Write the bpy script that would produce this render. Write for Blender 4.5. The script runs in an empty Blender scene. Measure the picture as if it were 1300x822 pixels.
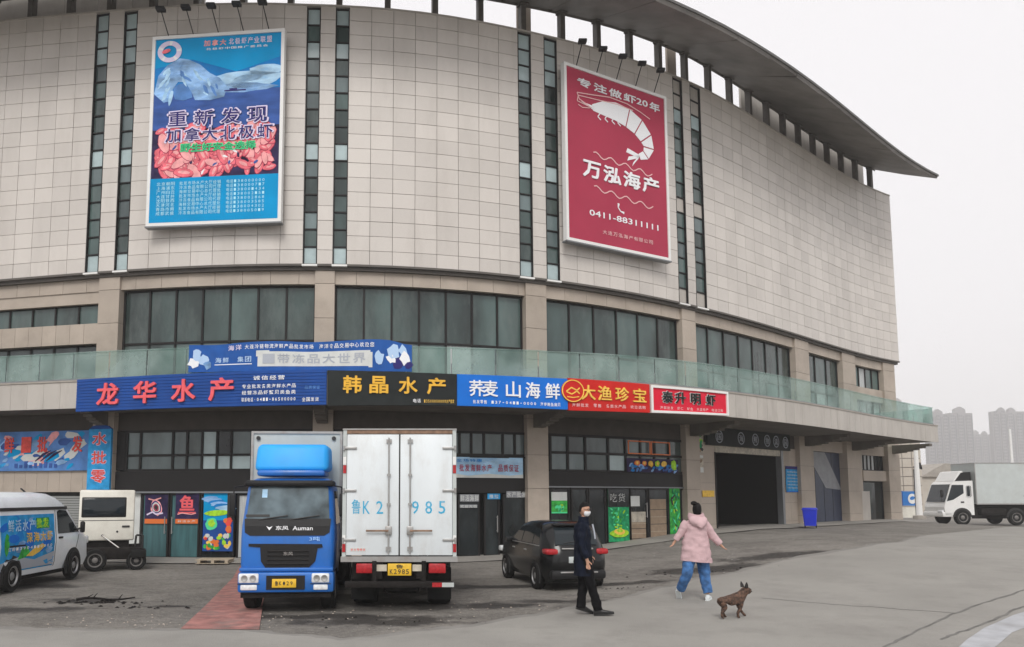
import bpy, bmesh, math, random
import numpy as np
from mathutils import Vector, Matrix, noise
random.seed(7)
SC = bpy.context.scene
COL = SC.collection
R = math.radians

# ------------------------------------------------------------------ camera, world, sun, exposure
EYE = 2.05
FPX, PCX, PCY = 960.0, 560.0, 538.0          # focal length and principal point of the 1300 x 822 photograph
PITCH = math.atan(92.0/960.0)
cam_d = bpy.data.cameras.new('camera')
cam = bpy.data.objects.new('camera', cam_d); COL.objects.link(cam)
cam.location = (0, 0, EYE); cam.rotation_euler = (math.pi/2+PITCH, 0, 0)
cam_d.sensor_width = 36; cam_d.lens = FPX/1300*36
cam_d.shift_x = (650-PCX)/1300; cam_d.shift_y = (PCY-411)/1300
cam_d.clip_start = 0.1; cam_d.clip_end = 5000
SC.camera = cam
SC.view_settings.view_transform = 'Standard'; SC.view_settings.look = 'None'
SC.view_settings.exposure = 0.3; SC.view_settings.gamma = 1; SC.view_settings.use_curve_mapping = False

SUN_EL, SUN_AZ = R(44), R(186)
world = bpy.data.worlds.new('World'); SC.world = world; world.use_nodes = True
nt = world.node_tree; nt.nodes.clear()
wo = nt.nodes.new('ShaderNodeOutputWorld'); bg = nt.nodes.new('ShaderNodeBackground')
sky = nt.nodes.new('ShaderNodeTexSky'); sky.sky_type = 'NISHITA'; sky.sun_disc = False
sky.sun_elevation = SUN_EL; sky.sun_rotation = SUN_AZ; sky.dust_density = 4; sky.air_density = 1
mx = nt.nodes.new('ShaderNodeMix'); mx.data_type = 'RGBA'; mx.inputs[0].default_value = 0.97
mx.inputs[7].default_value = (8.25, 8.05, 8.2, 1)      # the closed cloud layer
nt.links.new(sky.outputs[0], mx.inputs[6]); nt.links.new(mx.outputs[2], bg.inputs[0])
bg.inputs[1].default_value = 0.1
nt.links.new(bg.outputs[0], wo.inputs[0])
sun_d = bpy.data.lights.new('sun', 'SUN'); sun_d.energy = 1.5; sun_d.angle = R(22); sun_d.color = (1, .97, .93)
sun = bpy.data.objects.new('sun', sun_d); COL.objects.link(sun)
sdir = Vector((math.sin(SUN_AZ)*math.cos(SUN_EL), math.cos(SUN_AZ)*math.cos(SUN_EL), math.sin(SUN_EL)))
sun.rotation_euler = sdir.to_track_quat('Z', 'Y').to_euler(); sun.location = (-10, -20, 40)
SC.cycles.volume_bounces = 1; SC.cycles.max_bounces = 8; SC.cycles.transparent_max_bounces = 12
SC.cycles.use_denoising = True

# ------------------------------------------------------------------ helpers: tags, materials
def tag(o, label=None, cat=None, group=None, kind=None):
    if label: o['label'] = label
    if cat: o['category'] = cat
    if group: o['group'] = group
    if kind: o['kind'] = kind
    return o
def thing(name, label, cat, loc=(0, 0, 0), rz=0, group=None):
    o = bpy.data.objects.new(name, None); COL.objects.link(o); o.empty_display_size = .3
    o.location = loc; o.rotation_euler = (0, 0, rz)
    return tag(o, label, cat, group)

MATS = {}
def mat(name, col, rough=.6, metal=0, var=0, scale=3, bump=0, bscale=40, emit=None, estr=1, trans=0, spec=None,
        dirt=0, dirtcol=(.06, .05, .045), dscale=1.2, objvar=0, stretch=None, coat=0, grit=0):
    """principled material: noise in the colour (var), bump, darker dirt blotches (on glass: pale painted reflections), per-object colour variation"""
    m = bpy.data.materials.new(name); m.use_nodes = True; t = m.node_tree; N = t.nodes; L = t.links
    b = N['Principled BSDF']
    b.inputs['Roughness'].default_value = rough; b.inputs['Metallic'].default_value = metal
    if spec is not None: b.inputs['Specular IOR Level'].default_value = spec
    if coat: b.inputs['Coat Weight'].default_value = coat; b.inputs['Coat Roughness'].default_value = .08
    c4 = (*col, 1); out = None
    geo = N.new('ShaderNodeNewGeometry')
    vec = geo.outputs['Position']
    if stretch:
        mp = N.new('ShaderNodeMapping'); mp.inputs['Scale'].default_value = stretch
        L.new(vec, mp.inputs[0]); vec = mp.outputs[0]
    rgb = N.new('ShaderNodeRGB'); rgb.outputs[0].default_value = c4; out = rgb.outputs[0]
    if var:
        nz = N.new('ShaderNodeTexNoise'); nz.inputs['Scale'].default_value = scale; nz.inputs['Detail'].default_value = 6
        L.new(vec, nz.inputs['Vector'])
        mr = N.new('ShaderNodeMapRange'); mr.inputs[1].default_value = .3; mr.inputs[2].default_value = .7
        mr.inputs[3].default_value = 1-var; mr.inputs[4].default_value = 1+var
        L.new(nz.outputs[0], mr.inputs[0])
        hs = N.new('ShaderNodeHueSaturation'); L.new(out, hs.inputs['Color']); L.new(mr.outputs[0], hs.inputs['Value'])
        out = hs.outputs[0]
    if objvar:
        oi = N.new('ShaderNodeAttribute'); oi.attribute_name = 'tone'
        mr = N.new('ShaderNodeMapRange'); mr.inputs[3].default_value = 1-objvar; mr.inputs[4].default_value = 1+objvar
        L.new(oi.outputs['Fac'], mr.inputs[0])
        hs = N.new('ShaderNodeHueSaturation'); L.new(out, hs.inputs['Color']); L.new(mr.outputs[0], hs.inputs['Value'])
        out = hs.outputs[0]
    if dirt:
        nz = N.new('ShaderNodeTexNoise'); nz.inputs['Scale'].default_value = dscale; nz.inputs['Detail'].default_value = 9
        nz.inputs['Roughness'].default_value = .68
        L.new(vec, nz.inputs['Vector'])
        mr = N.new('ShaderNodeMapRange'); mr.inputs[1].default_value = .48; mr.inputs[2].default_value = .75
        mr.inputs[3].default_value = 0; mr.inputs[4].default_value = dirt
        L.new(nz.outputs[0], mr.inputs[0])
        mi = N.new('ShaderNodeMix'); mi.data_type = 'RGBA'; L.new(mr.outputs[0], mi.inputs[0]); L.new(out, mi.inputs[6])
        mi.inputs[7].default_value = (*dirtcol, 1); out = mi.outputs[2]
    if grit:
        for sc_, gc, th in ((60, (.42, .41, .38), .56), (45, (.10, .095, .09), .58)):
            nz = N.new('ShaderNodeTexNoise'); nz.inputs['Scale'].default_value = sc_; nz.inputs['Detail'].default_value = 4; nz.inputs['Roughness'].default_value = .8
            L.new(vec, nz.inputs['Vector'])
            mr = N.new('ShaderNodeMapRange'); mr.inputs[1].default_value = th; mr.inputs[2].default_value = th+.12; mr.inputs[4].default_value = grit
            L.new(nz.outputs[0], mr.inputs[0])
            mi = N.new('ShaderNodeMix'); mi.data_type = 'RGBA'; L.new(mr.outputs[0], mi.inputs[0]); L.new(out, mi.inputs[6]); mi.inputs[7].default_value = (*gc, 1); out = mi.outputs[2]
    L.new(out, b.inputs['Base Color'])
    if bump:
        nz = N.new('ShaderNodeTexNoise'); nz.inputs['Scale'].default_value = bscale; nz.inputs['Detail'].default_value = 5
        L.new(vec, nz.inputs['Vector'])
        bp = N.new('ShaderNodeBump'); bp.inputs['Strength'].default_value = bump; bp.inputs['Distance'].default_value = .02
        L.new(nz.outputs[0], bp.inputs['Height']); L.new(bp.outputs[0], b.inputs['Normal'])
    if emit:
        b.inputs['Emission Color'].default_value = (*emit, 1); b.inputs['Emission Strength'].default_value = estr
    MATS[name] = m
    return m
_PRINT = ('sign_blue banner_blue sign_azure sign_black sign_red sign_crimson red_letter gold_letter yellow_letter white_letter grey_letter pale_blue_letter maroon pink_line poster_cyan poster_sky poster_sea '
          'poster_dark ice ice_dark ice_light petal petal_light petal_dark purple_ink lilac green_ink green_dark lime leaf_green poster_blue').split()
def G(n): return MATS[n] if isinstance(n, str) else n

mat('tile', (.60, .562, .520), .45, var=.04, scale=.35, objvar=.07, bump=.05, dirt=.26, dirtcol=(.27, .24, .205), dscale=.9, stretch=(1, 1, .22))
mat('stone', (.42, .36, .30), .6, var=.10, scale=.7, objvar=.06, bump=.1, dirt=.35, dirtcol=(.2, .16, .12), dscale=.9)
mat('fascia', (.46, .43, .39), .55, var=.07, scale=.8, objvar=.05, bump=.08, dirt=.4, dirtcol=(.24, .21, .18), dscale=1.5, stretch=(1.5, 1.5, .5))
mat('joint', (.235, .21, .19), .9)
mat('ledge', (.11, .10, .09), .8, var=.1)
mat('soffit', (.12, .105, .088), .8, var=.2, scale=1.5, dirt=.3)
mat('beam_dark', (.06, .05, .042), .8, var=.15)  # brown darkened in the colour to stand for the canopy's shade
mat('concrete', (.36, .33, .29), .8, var=.1, dirt=.3)
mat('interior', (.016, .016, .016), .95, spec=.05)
mat('frame', (.014, .013, .013), .5, spec=.25)
mat('frame_grey', (.2, .21, .22), .4, metal=.3)
mat('glass_dark', (.050, .078, .074), .08, var=.6, scale=.55, objvar=.45, spec=.55, stretch=(1.4, 1.4, .5), dirt=.5, dirtcol=(.15, .18, .17), dscale=.8)  # streaky noise and pale blotches painted in for reflections, as in glass_mid
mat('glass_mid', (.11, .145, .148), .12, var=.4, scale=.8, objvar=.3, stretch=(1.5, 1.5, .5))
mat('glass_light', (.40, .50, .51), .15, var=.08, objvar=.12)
mat('glass_shop', (.012, .016, .018), .07, spec=.4, objvar=.4, var=.5, scale=1.2, dirt=.7, dirtcol=(.05, .065, .068), dscale=1.0, stretch=(1.5, 1.5, .7))  # noise and paler blotches imitate dim reflections in the pane colour
mat('curtain', (.45, .47, .47), .5, var=.2, scale=4, stretch=(6, 6, .4))
mat('curtain_teal', (.05, .13, .14), .35, var=.3, scale=2, stretch=(5, 5, .4))
mat('roof', (.165, .155, .143), .65, var=.25, scale=.9, stretch=(1, 1, 1), dirt=.4, dirtcol=(.09, .08, .075), dscale=.8, objvar=.1)
mat('roof_edge', (.10, .098, .095), .6, var=.2)
mat('post', (.10, .09, .078), .6, var=.2, scale=6)
mat('white_paint', (.78, .78, .76), .4, var=.03)
mat('cream', (.72, .70, .62), .4, var=.05, dirt=.35, dirtcol=(.35, .3, .24), dscale=2)
mat('truck_white', (.72, .77, .79), .4, var=.03, dirt=.42, dirtcol=(.42, .38, .33), dscale=2.2, bump=.02, bscale=3, stretch=(1, 1, .4))
mat('truck_grey', (.50, .54, .53), .45, var=.05, dirt=.4, dirtcol=(.34, .33, .3), dscale=.9)
mat('van_white', (.84, .88, .91), .25, var=.03, dirt=.25, dirtcol=(.36, .35, .33), dscale=1.6, coat=.4)
mat('cab_blue', (.008, .135, .50), .38, var=.10, dirt=.5, dirtcol=(.035, .085, .17), dscale=2.2, coat=.25)
mat('spoiler_blue', (.010, .36, .86), .5, var=.06, coat=.0, dirt=.3, dirtcol=(.05, .22, .45))
mat('black_paint', (.006, .0065, .007), .22, spec=.3, coat=.18)
mat('black_plastic', (.012, .012, .013), .55, spec=.3)
mat('chassis', (.016, .014, .013), .85, spec=.15, var=.3, scale=8, bump=.3)
mat('rubber', (.013, .013, .013), .85, spec=.2, bump=.3, bscale=60)
mat('rim', (.35, .35, .35), .4, metal=.7, dirt=.4)
mat('rim_dirty', (.2, .19, .18), .6, metal=.3, dirt=.5)
mat('steel', (.42, .42, .41), .4, metal=.7, dirt=.45, dirtcol=(.22, .12, .07), dscale=5)
mat('rust', (.24, .15, .10), .8, var=.3, scale=10)
mat('car_glass', (.012, .018, .022), .06, spec=.4)
mat('windshield', (.085, .115, .13), .10, var=.6, scale=2.6, spec=.32)
mat('lamp_white', (.75, .77, .78), .2, var=.15, scale=20)
mat('lamp_red', (.40, .015, .02), .25, var=.25, scale=25)
mat('plate_yellow', (.78, .48, .03), .4, var=.08, scale=20)
mat('ink', (.02, .02, .02), .6)
mat('orange', (.75, .17, .03), .5)
mat('sign_blue', (.018, .075, .30), .5, var=.1, scale=2)
mat('banner_blue', (.022, .10, .36), .6, var=.12, scale=3)
mat('sign_azure', (.012, .16, .62), .45, var=.05)
mat('sign_black', (.022, .026, .026), .5, var=.15)
mat('sign_red', (.56, .022, .018), .5, var=.06)
mat('sign_crimson', (.70, .02, .05), .5, var=.06)
mat('red_letter', (.82, .13, .15), .4, var=.12, scale=8)
mat('gold_letter', (.82, .47, .06), .35, var=.12, scale=8)
mat('yellow_letter', (.85, .55, .10), .4, var=.15, scale=10)
mat('white_letter', (.85, .86, .88), .5)
mat('grey_letter', (.42, .45, .50), .5)
mat('pale_blue_letter', (.45, .62, .85), .5)
mat('table_ink', (.42, .78, .90), .6)
mat('teal_letter', (.03, .38, .62), .5, dirt=.45, dirtcol=(.6, .68, .72), dscale=12)
mat('maroon', (.40, .045, .085), .55, var=.06, scale=.8)
mat('pink_line', (.80, .50, .50), .5)
mat('poster_cyan', (.0, .30, .62), .5, var=.12, scale=.8)
mat('poster_sky', (.01, .20, .55), .5, var=.3, scale=.5)
mat('poster_sea', (.045, .105, .34), .5, var=.25, scale=1.5, stretch=(1, 1, 3))
mat('poster_dark', (.035, .025, .075), .5, var=.5, scale=3)
mat('ice', (.27, .46, .74), .5, var=.5, scale=1.6, stretch=(1, 1, 2.2), dirt=.95, dirtcol=(.10, .26, .58), dscale=1.7)
mat('ice_dark', (.10, .24, .55), .5, var=.3, scale=2)
mat('ice_light', (.42, .64, .84), .5, var=.25, scale=2, dirt=.7, dirtcol=(.16, .40, .72), dscale=2.2, stretch=(1, 1, 2))
mat('petal', (.80, .17, .21), .5, var=.25, scale=5)
mat('petal_light', (.88, .40, .40), .5, var=.2, scale=5)
mat('petal_dark', (.42, .05, .10), .5, var=.25, scale=5)
mat('purple_ink', (.035, .03, .16), .5)
mat('lilac', (.74, .66, .84), .5)
mat('green_ink', (.10, .72, .33), .5)
mat('green_dark', (.02, .30, .12), .5, var=.4, scale=8)
mat('lime', (.36, .66, .04), .5, var=.3, scale=9)
mat('leaf_green', (.05, .40, .07), .5, var=.4, scale=9)
mat('poster_blue', (.03, .30, .62), .5, var=.25, scale=5)
mat('paper', (.62, .64, .62), .7, var=.08)
mat('paper_dirty', (.50, .46, .38), .8, var=.25, scale=6, dirt=.4)
mat('cardboard', (.30, .22, .15), .8, var=.15, scale=5)
mat('red_ink', (.72, .06, .045), .6, var=.2, scale=8)
mat('wood', (.42, .35, .26), .8, var=.2, scale=6, stretch=(1, 8, 8))
mat('shutter', (.30, .31, .30), .5, metal=.2, dirt=.3)
mat('bin_blue', (.010, .03, .55), .4, var=.08)
mat('door_blue', (.022, .035, .075), .45, var=.15)
mat('door_grey', (.27, .28, .30), .6, var=.12)
mat('hoarding', (.012, .17, .52), .5, var=.08)
mat('far_wall', (.50, .46, .40), .8, var=.08, scale=.2, dirt=.3, dirtcol=(.33, .22, .13), dscale=.3)
mat('tower', (.19, .18, .185), .8, var=.06, scale=.02)
mat('tower_glass', (.02, .025, .035), .4)
mat('skin', (.50, .28, .19), .55, var=.05, scale=30)
mat('hair', (.007, .006, .006), .6, spec=.15, var=.3, scale=60, bump=.4, bscale=120)
mat('coat_navy', (.007, .010, .020), .9, spec=.1, var=.35, scale=8, bump=1.0, bscale=12)
mat('trouser_black', (.006, .006, .007), .9, spec=.1, var=.2, bump=.2)
mat('shoe_black', (.008, .008, .008), .35)
mat('coat_pink', (.56, .385, .40), .85, var=.10, scale=6, bump=1.0, bscale=9)
mat('denim', (.05, .15, .36), .85, var=.55, scale=9, bump=1.0, bscale=14)
mat('shoe_white', (.70, .74, .74), .5, var=.05)
mat('mask_white', (.78, .80, .82), .7)
mat('dogfur', (.085, .045, .028), .8, var=.9, scale=26, bump=.8, bscale=70)
mat('dogfur_dark', (.012, .009, .008), .7, bump=.5, bscale=70)
mat('emit_tube', (.8, .8, .8), .5, emit=(1, .98, .92), estr=4)
mat('green_glow', (.08, .5, .1), .5, emit=(.06, .55, .08), estr=.35, var=.3, scale=9)

def glass_rail_mat():
    m = bpy.data.materials.new('rail_glass'); m.use_nodes = True; t = m.node_tree; t.nodes.clear(); N = t.nodes; L = t.links
    out = N.new('ShaderNodeOutputMaterial'); tr = N.new('ShaderNodeBsdfTransparent'); tr.inputs[0].default_value = (.78, .89, .86, 1)
    p = N.new('ShaderNodeBsdfPrincipled'); p.inputs['Base Color'].default_value = (.40, .50, .47, 1); p.inputs['Roughness'].default_value = .12
    mi = N.new('ShaderNodeMixShader')
    geo = N.new('ShaderNodeNewGeometry'); nz = N.new('ShaderNodeTexNoise'); nz.inputs['Scale'].default_value = 1.1; nz.inputs['Detail'].default_value = 7
    mr = N.new('ShaderNodeMapRange'); mr.inputs[1].default_value = .3; mr.inputs[2].default_value = .7; mr.inputs[3].default_value = .12; mr.inputs[4].default_value = .48
    L.new(geo.outputs['Position'], nz.inputs['Vector']); L.new(nz.outputs[0], mr.inputs[0]); L.new(mr.outputs[0], mi.inputs[0])
    L.new(tr.outputs[0], mi.inputs[1]); L.new(p.outputs[0], mi.inputs[2]); L.new(mi.outputs[0], out.inputs[0])
    MATS['rail_glass'] = m
glass_rail_mat()
for q in _PRINT:
    p_ = MATS[q].node_tree.nodes['Principled BSDF']; p_.inputs['Specular IOR Level'].default_value = .12; p_.inputs['Roughness'].default_value = .7

# ------------------------------------------------------------------ the curved facade as a coordinate system
PC = [-1.69890527e-05, 1.03208578e-04, 2.59301621e-02, 2.30865754e-01, 2.46993643e+01]
TX = np.linspace(-21.5, 25.9, 4000); TY = np.polyval(PC, TX)
TS = np.concatenate([[0], np.cumsum(np.hypot(np.diff(TX), np.diff(TY)))])
_dx, _dy = np.gradient(TX, TS), np.gradient(TY, TS)
TNX, TNY = _dy, -_dx                                   # outward normal, towards the street
S_END = float(TS[-1])
def offv(off, s): return off(s) if callable(off) else off
def FP(s, off=0.0):
    o = offv(off, s)
    sc = min(max(s, 0), S_END); ex = s-sc
    x = np.interp(sc, TS, TX); y = np.interp(sc, TS, TY); nx = np.interp(sc, TS, TNX); ny = np.interp(sc, TS, TNY)
    return (x+nx*o - ny*ex, y+ny*o + nx*ex)
def FAC(u, v, d): x, y = FP(u, d); return (x, y, v)
def ray(px, py):
    u = (px-PCX)/FPX; v = -(py-PCY)/FPX; c, s = math.cos(PITCH), math.sin(PITCH)
    return (u, c-v*s, s+v*c)
def F(px, py, off=0.0):
    """arc length and height where the line of sight through a photo pixel meets the wall"""
    d = ray(px, py)
    o = np.array([off(q) for q in TS]) if callable(off) else off
    X = TX+TNX*o; Y = TY+TNY*o
    i = int(np.argmin(np.abs(X/Y - d[0]/d[1])))
    return float(TS[i]), EYE + d[2]*float(Y[i])/d[1]
def sx(px, py=600, off=0.0): return F(px, py, off)[0]
def S_of_X(X): return float(np.interp(X, TX, TS))

def smooth(t): t = min(1, max(0, t)); return t*t*(3-2*t)
def gz(x, y):
    return .72*smooth((x-.8)/12)*smooth((y-8)/14)*(1-.5*smooth((x-24)/6))
def ground_pt(px, py):
    d = ray(px, py); t = 5.0
    for _ in range(60):
        g = gz(d[0]*t, d[1]*t); t = .5*t+.5*(g-EYE)/d[2]
    return (d[0]*t, d[1]*t, gz(d[0]*t, d[1]*t))

_cx = [-14.2, -12.5, -10.9, -3.9, -.4, 2.7, 5.5, 8.6, 11.9, 17.5, 24.1]
_co = [1.3, 1.3, 1.35, 1.6, 1.85, 2.2, 2.65, 2.75, 2.7, 2.6, 2.65]
_cs = [S_of_X(v) for v in _cx]
def CAN(s): return float(np.interp(s, _cs, _co))
CZ0, CZ1 = 4.8, 5.66
H1 = 9.6
_hx = [-21.5, -16, -10.4, -4.6, -3, 2, 4, 10.9, 25.9]; _hz = [19.4, 19.35, 18.9, 18.62, 18.6, 18.6, 18.66, 19.08, 19.32]
_hs = [S_of_X(v) for v in _hx]
def HT(s): return float(np.interp(s, _hs, _hz))
def PlaneMap(o, r, up=(0, 0, 1), n=None):
    o, r, up = Vector(o), Vector(r).normalized(), Vector(up).normalized()
    n = Vector(n).normalized() if n else r.cross(up).normalized()      # towards the viewer
    return lambda u, v, d: tuple(o + r*u + up*v + n*d)
def ident(x, y, z): return (x, y, z)

# ------------------------------------------------------------------ mesh builder
class MB:
    def __init__(s): s.v = []; s.f = []; s.m = []; s.mats = []; s.sm = []; s.tone = None; s.tn = []
    def mi(s, m):
        m = G(m)
        if m not in s.mats: s.mats.append(m)
        return s.mats.index(m)
    def add(s, vs, fs, m, smooth=False):
        b = len(s.v); s.v += [tuple(q) for q in vs]; k = s.mi(m); t = s.tone if s.tone is not None else .5
        for f in fs: s.f.append(tuple(b+i for i in f)); s.m.append(k); s.sm.append(smooth); s.tn.append(t)
        return s
    def box(s, u0, u1, v0, v1, d0, d1, m, M=ident, nu=1):
        """box in the coordinates of the map M; d0, d1 may be functions of u, v1 too"""
        vs = []
        for i in range(nu+1):
            u = u0+(u1-u0)*i/nu
            a = v0(u) if callable(v0) else v0; b = v1(u) if callable(v1) else v1
            c = d0(u) if callable(d0) else d0; d = d1(u) if callable(d1) else d1
            vs += [M(u, a, c), M(u, a, d), M(u, b, d), M(u, b, c)]
        fs = [(0, 1, 2, 3), tuple(4*nu+k for k in (3, 2, 1, 0))]
        for i in range(nu):
            for k in range(4):
                k2 = (k+1) % 4; fs.append((4*i+k, 4*i+4+k, 4*i+4+k2, 4*i+k2))
        return s.add(vs, fs, m)
    def wall(s, u0, u1, v0, v1, d0, d1, m, step=.8): return s.box(u0, u1, v0, v1, d0, d1, m, FAC, max(1, int(abs(u1-u0)/step)))
    def prism(s, pts, d0, d1, m, M=ident, smooth=False):
        n = len(pts)
        vs = [M(u, v, d0) for u, v in pts]+[M(u, v, d1) for u, v in pts]
        fs = [tuple(range(n)), tuple(range(2*n-1, n-1, -1))]+[(i, (i+1) % n, n+(i+1) % n, n+i) for i in range(n)]
        return s.add(vs, fs, m, smooth)
    def ellipse(s, cu, cv, a, b, d0, d1, m, M, rot=0, n=14, jit=0):
        pts = []
        for i in range(n):
            t = 2*math.pi*i/n; j = 1+random.uniform(-jit, jit); x, y = a*math.cos(t)*j, b*math.sin(t)*j
            pts.append((cu+x*math.cos(rot)-y*math.sin(rot), cv+x*math.sin(rot)+y*math.cos(rot)))
        return s.prism(pts, d0, d1, m, M)
    def stroke(s, pts, w, d0, d1, m, M):
        n = len(pts)
        for i in range(n-1):
            (a, b), (c, d) = pts[i], pts[i+1]; L = math.hypot(c-a, d-b) or 1; ww = w[i] if isinstance(w, list) else w
            w2 = w[i+1] if isinstance(w, list) else w
            px, py = -(d-b)/L*.5, (c-a)/L*.5
            s.prism([(a+px*ww, b+py*ww), (a-px*ww, b-py*ww), (c-px*w2, d-py*w2), (c+px*w2, d+py*w2)], d0, d1, m, M)
        return s
    def tube(s, p0, p1, r0, r1=None, n=8, m='steel', cap=True, smooth=True):
        r1 = r0 if r1 is None else r1
        p0, p1 = Vector(p0), Vector(p1); d = (p1-p0).normalized()
        a = d.orthogonal().normalized(); b = d.cross(a)
        vs = []
        for p, r in ((p0, r0), (p1, r1)):
            for i in range(n): t = 2*math.pi*i/n; vs.append(p+a*r*math.cos(t)+b*r*math.sin(t))
        s.add(vs, [(i, (i+1) % n, n+(i+1) % n, n+i) for i in range(n)], m, smooth)
        if cap: s.add(vs, [tuple(range(n))[::-1], tuple(range(n, 2*n))], m)
        return s
    def path(s, pts, r, m, n=6):
        for i in range(len(pts)-1): s.tube(pts[i], pts[i+1], r, None, n, m)
        return s
    def loft(s, rings, m, cap=(True, True), smooth=True):
        n = len(rings[0]); vs = [q for r in rings for q in r]; fs = []
        for i in range(len(rings)-1):
            for k in range(n): fs.append((i*n+k, i*n+(k+1) % n, (i+1)*n+(k+1) % n, (i+1)*n+k))
        s.add(vs, fs, m, smooth)
        if cap[0]: s.add(rings[0], [tuple(range(n))[::-1]], m, smooth)
        if cap[1]: s.add(rings[-1], [tuple(range(n))], m, smooth)
        return s
    def rbox(s, x0, x1, y0, y1, z0, z1, r, m, seg=2, T=None, smooth=True):
        bm = bmesh.new(); bmesh.ops.create_cube(bm, size=1)
        for v in bm.verts: v.co = Vector((x0+(v.co.x+.5)*(x1-x0), y0+(v.co.y+.5)*(y1-y0), z0+(v.co.z+.5)*(z1-z0)))
        bmesh.ops.bevel(bm, geom=bm.edges[:], offset=r, segments=seg, affect='EDGES', profile=.5)
        bm.verts.index_update()
        vs = [T(*v.co) if T else tuple(v.co) for v in bm.verts]; fs = [[v.index for v in f.verts] for f in bm.faces]
        bm.free(); return s.add(vs, fs, m, smooth)
    def lathe(s, prof, c, axis, m, n=20, smooth=True):
        """profile of (radius, distance along axis)"""
        c = Vector(c); ax = Vector(axis).normalized(); a = ax.orthogonal().normalized(); b = ax.cross(a)
        rings = [[c+ax*h+a*r*math.cos(2*math.pi*i/n)+b*r*math.sin(2*math.pi*i/n) for i in range(n)] for r, h in prof]
        return s.loft(rings, m, (True, True), smooth)
    def build(s, name, parent=None, label=None, kind=None, angle=35):
        me = bpy.data.meshes.new(name); me.from_pydata(s.v, [], s.f)
        for m in s.mats: me.materials.append(m)
        me.polygons.foreach_set('material_index', s.m); me.polygons.foreach_set('use_smooth', s.sm)
        at = me.attributes.new('tone', 'FLOAT', 'FACE'); at.data.foreach_set('value', s.tn)
        bm = bmesh.new(); bm.from_mesh(me); bmesh.ops.recalc_face_normals(bm, faces=bm.faces[:]); bm.to_mesh(me); bm.free()
        if any(s.sm): me.set_sharp_from_angle(angle=R(angle))
        o = bpy.data.objects.new(name, me); COL.objects.link(o)
        if parent: o.parent = parent
        if label: o['label'] = label
        if kind: o['kind'] = kind
        return o

# ------------------------------------------------------------------ lettering from the built-in font
_gc = {}
def glyph(txt, bold):
    k = (txt, bold)
    if k in _gc: return _gc[k]
    c = bpy.data.curves.new('g', 'FONT'); c.body = txt; c.size = 1; c.resolution_u = 2; c.offset = bold
    o = bpy.data.objects.new('g', c); COL.objects.link(o); bpy.context.view_layer.update()
    me = bpy.data.meshes.new_from_object(o.evaluated_get(bpy.context.evaluated_depsgraph_get()))
    vs = [(v.co.x, v.co.y) for v in me.vertices]; fs = [tuple(p.vertices) for p in me.polygons]
    cnt = {}
    for f in fs:
        for i in range(len(f)):
            e = (f[i], f[(i+1) % len(f)]); cnt[e] = 1
    bd = [e for e in cnt if (e[1], e[0]) not in cnt]
    bpy.data.objects.remove(o); bpy.data.curves.remove(c); bpy.data.meshes.remove(me)
    _gc[k] = (vs, fs, bd); return _gc[k]
def put_text(mb, txt, u0, u1, v0, v1, d0, d1, m, M, bold=.015, slant=0, walls=True):
    """the whole string stretched into the box u0..u1, v0..v1; heavier type = shifted copies of the strokes"""
    if bold > .012:
        e = bold*min(abs(v1-v0), abs(u1-u0) if len(txt) == 1 else 9)*.62; n = 4 if bold < .04 else 8
        for k in range(n):
            a = 2*math.pi*(k+.5)/n; dx, dy = e*math.cos(a), e*math.sin(a)
            put_text(mb, txt, u0+e+dx, u1-e+dx, v0+e+dy, v1-e+dy, d0, d1+.0004*k, m, M, 0, slant, walls)
        return
    vs, fs, bd = glyph(txt, bold)
    if not vs: return
    ax, bx = min(v[0] for v in vs), max(v[0] for v in vs); ay, by = min(v[1] for v in vs), max(v[1] for v in vs)
    P = []
    for x, y in vs:
        ty = (y-ay)/(by-ay or 1); tx = (x-ax)/(bx-ax or 1)
        P.append((u0+(u1-u0)*tx+slant*ty*(v1-v0), v0+(v1-v0)*ty))
    n = len(P); k = len(mb.v)
    V = [M(u, v, d1) for u, v in P]; Fc = list(fs)
    if walls:
        V += [M(u, v, d0) for u, v in P]; Fc += [(b, a, a+n, b+n) for a, b in bd]
    mb.add(V, Fc, m)
def put_row(mb, chars, u0, u1, vc, h, d0, d1, m, M, bold=.01, walls=False):
    """one line of small print, character by character so that it follows a curved board"""
    n = len(chars); w = (u1-u0)/n
    for i, c in enumerate(chars):
        if c == ' ': continue
        ww = w*.82 if ord(c) > 255 else w*.6
        hh = h if ord(c) > 255 else h*.8
        if c in '-:.': put_text(mb, c, u0+w*(i+.3), u0+w*(i+.7), vc-h*.08, vc+h*.08, d0, d1, m, M, bold, walls=walls)
        else: put_text(mb, c, u0+w*(i+.5)-ww/2, u0+w*(i+.5)+ww/2, vc-hh/2, vc+hh/2, d0, d1, m, M, bold, walls=walls)

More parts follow.
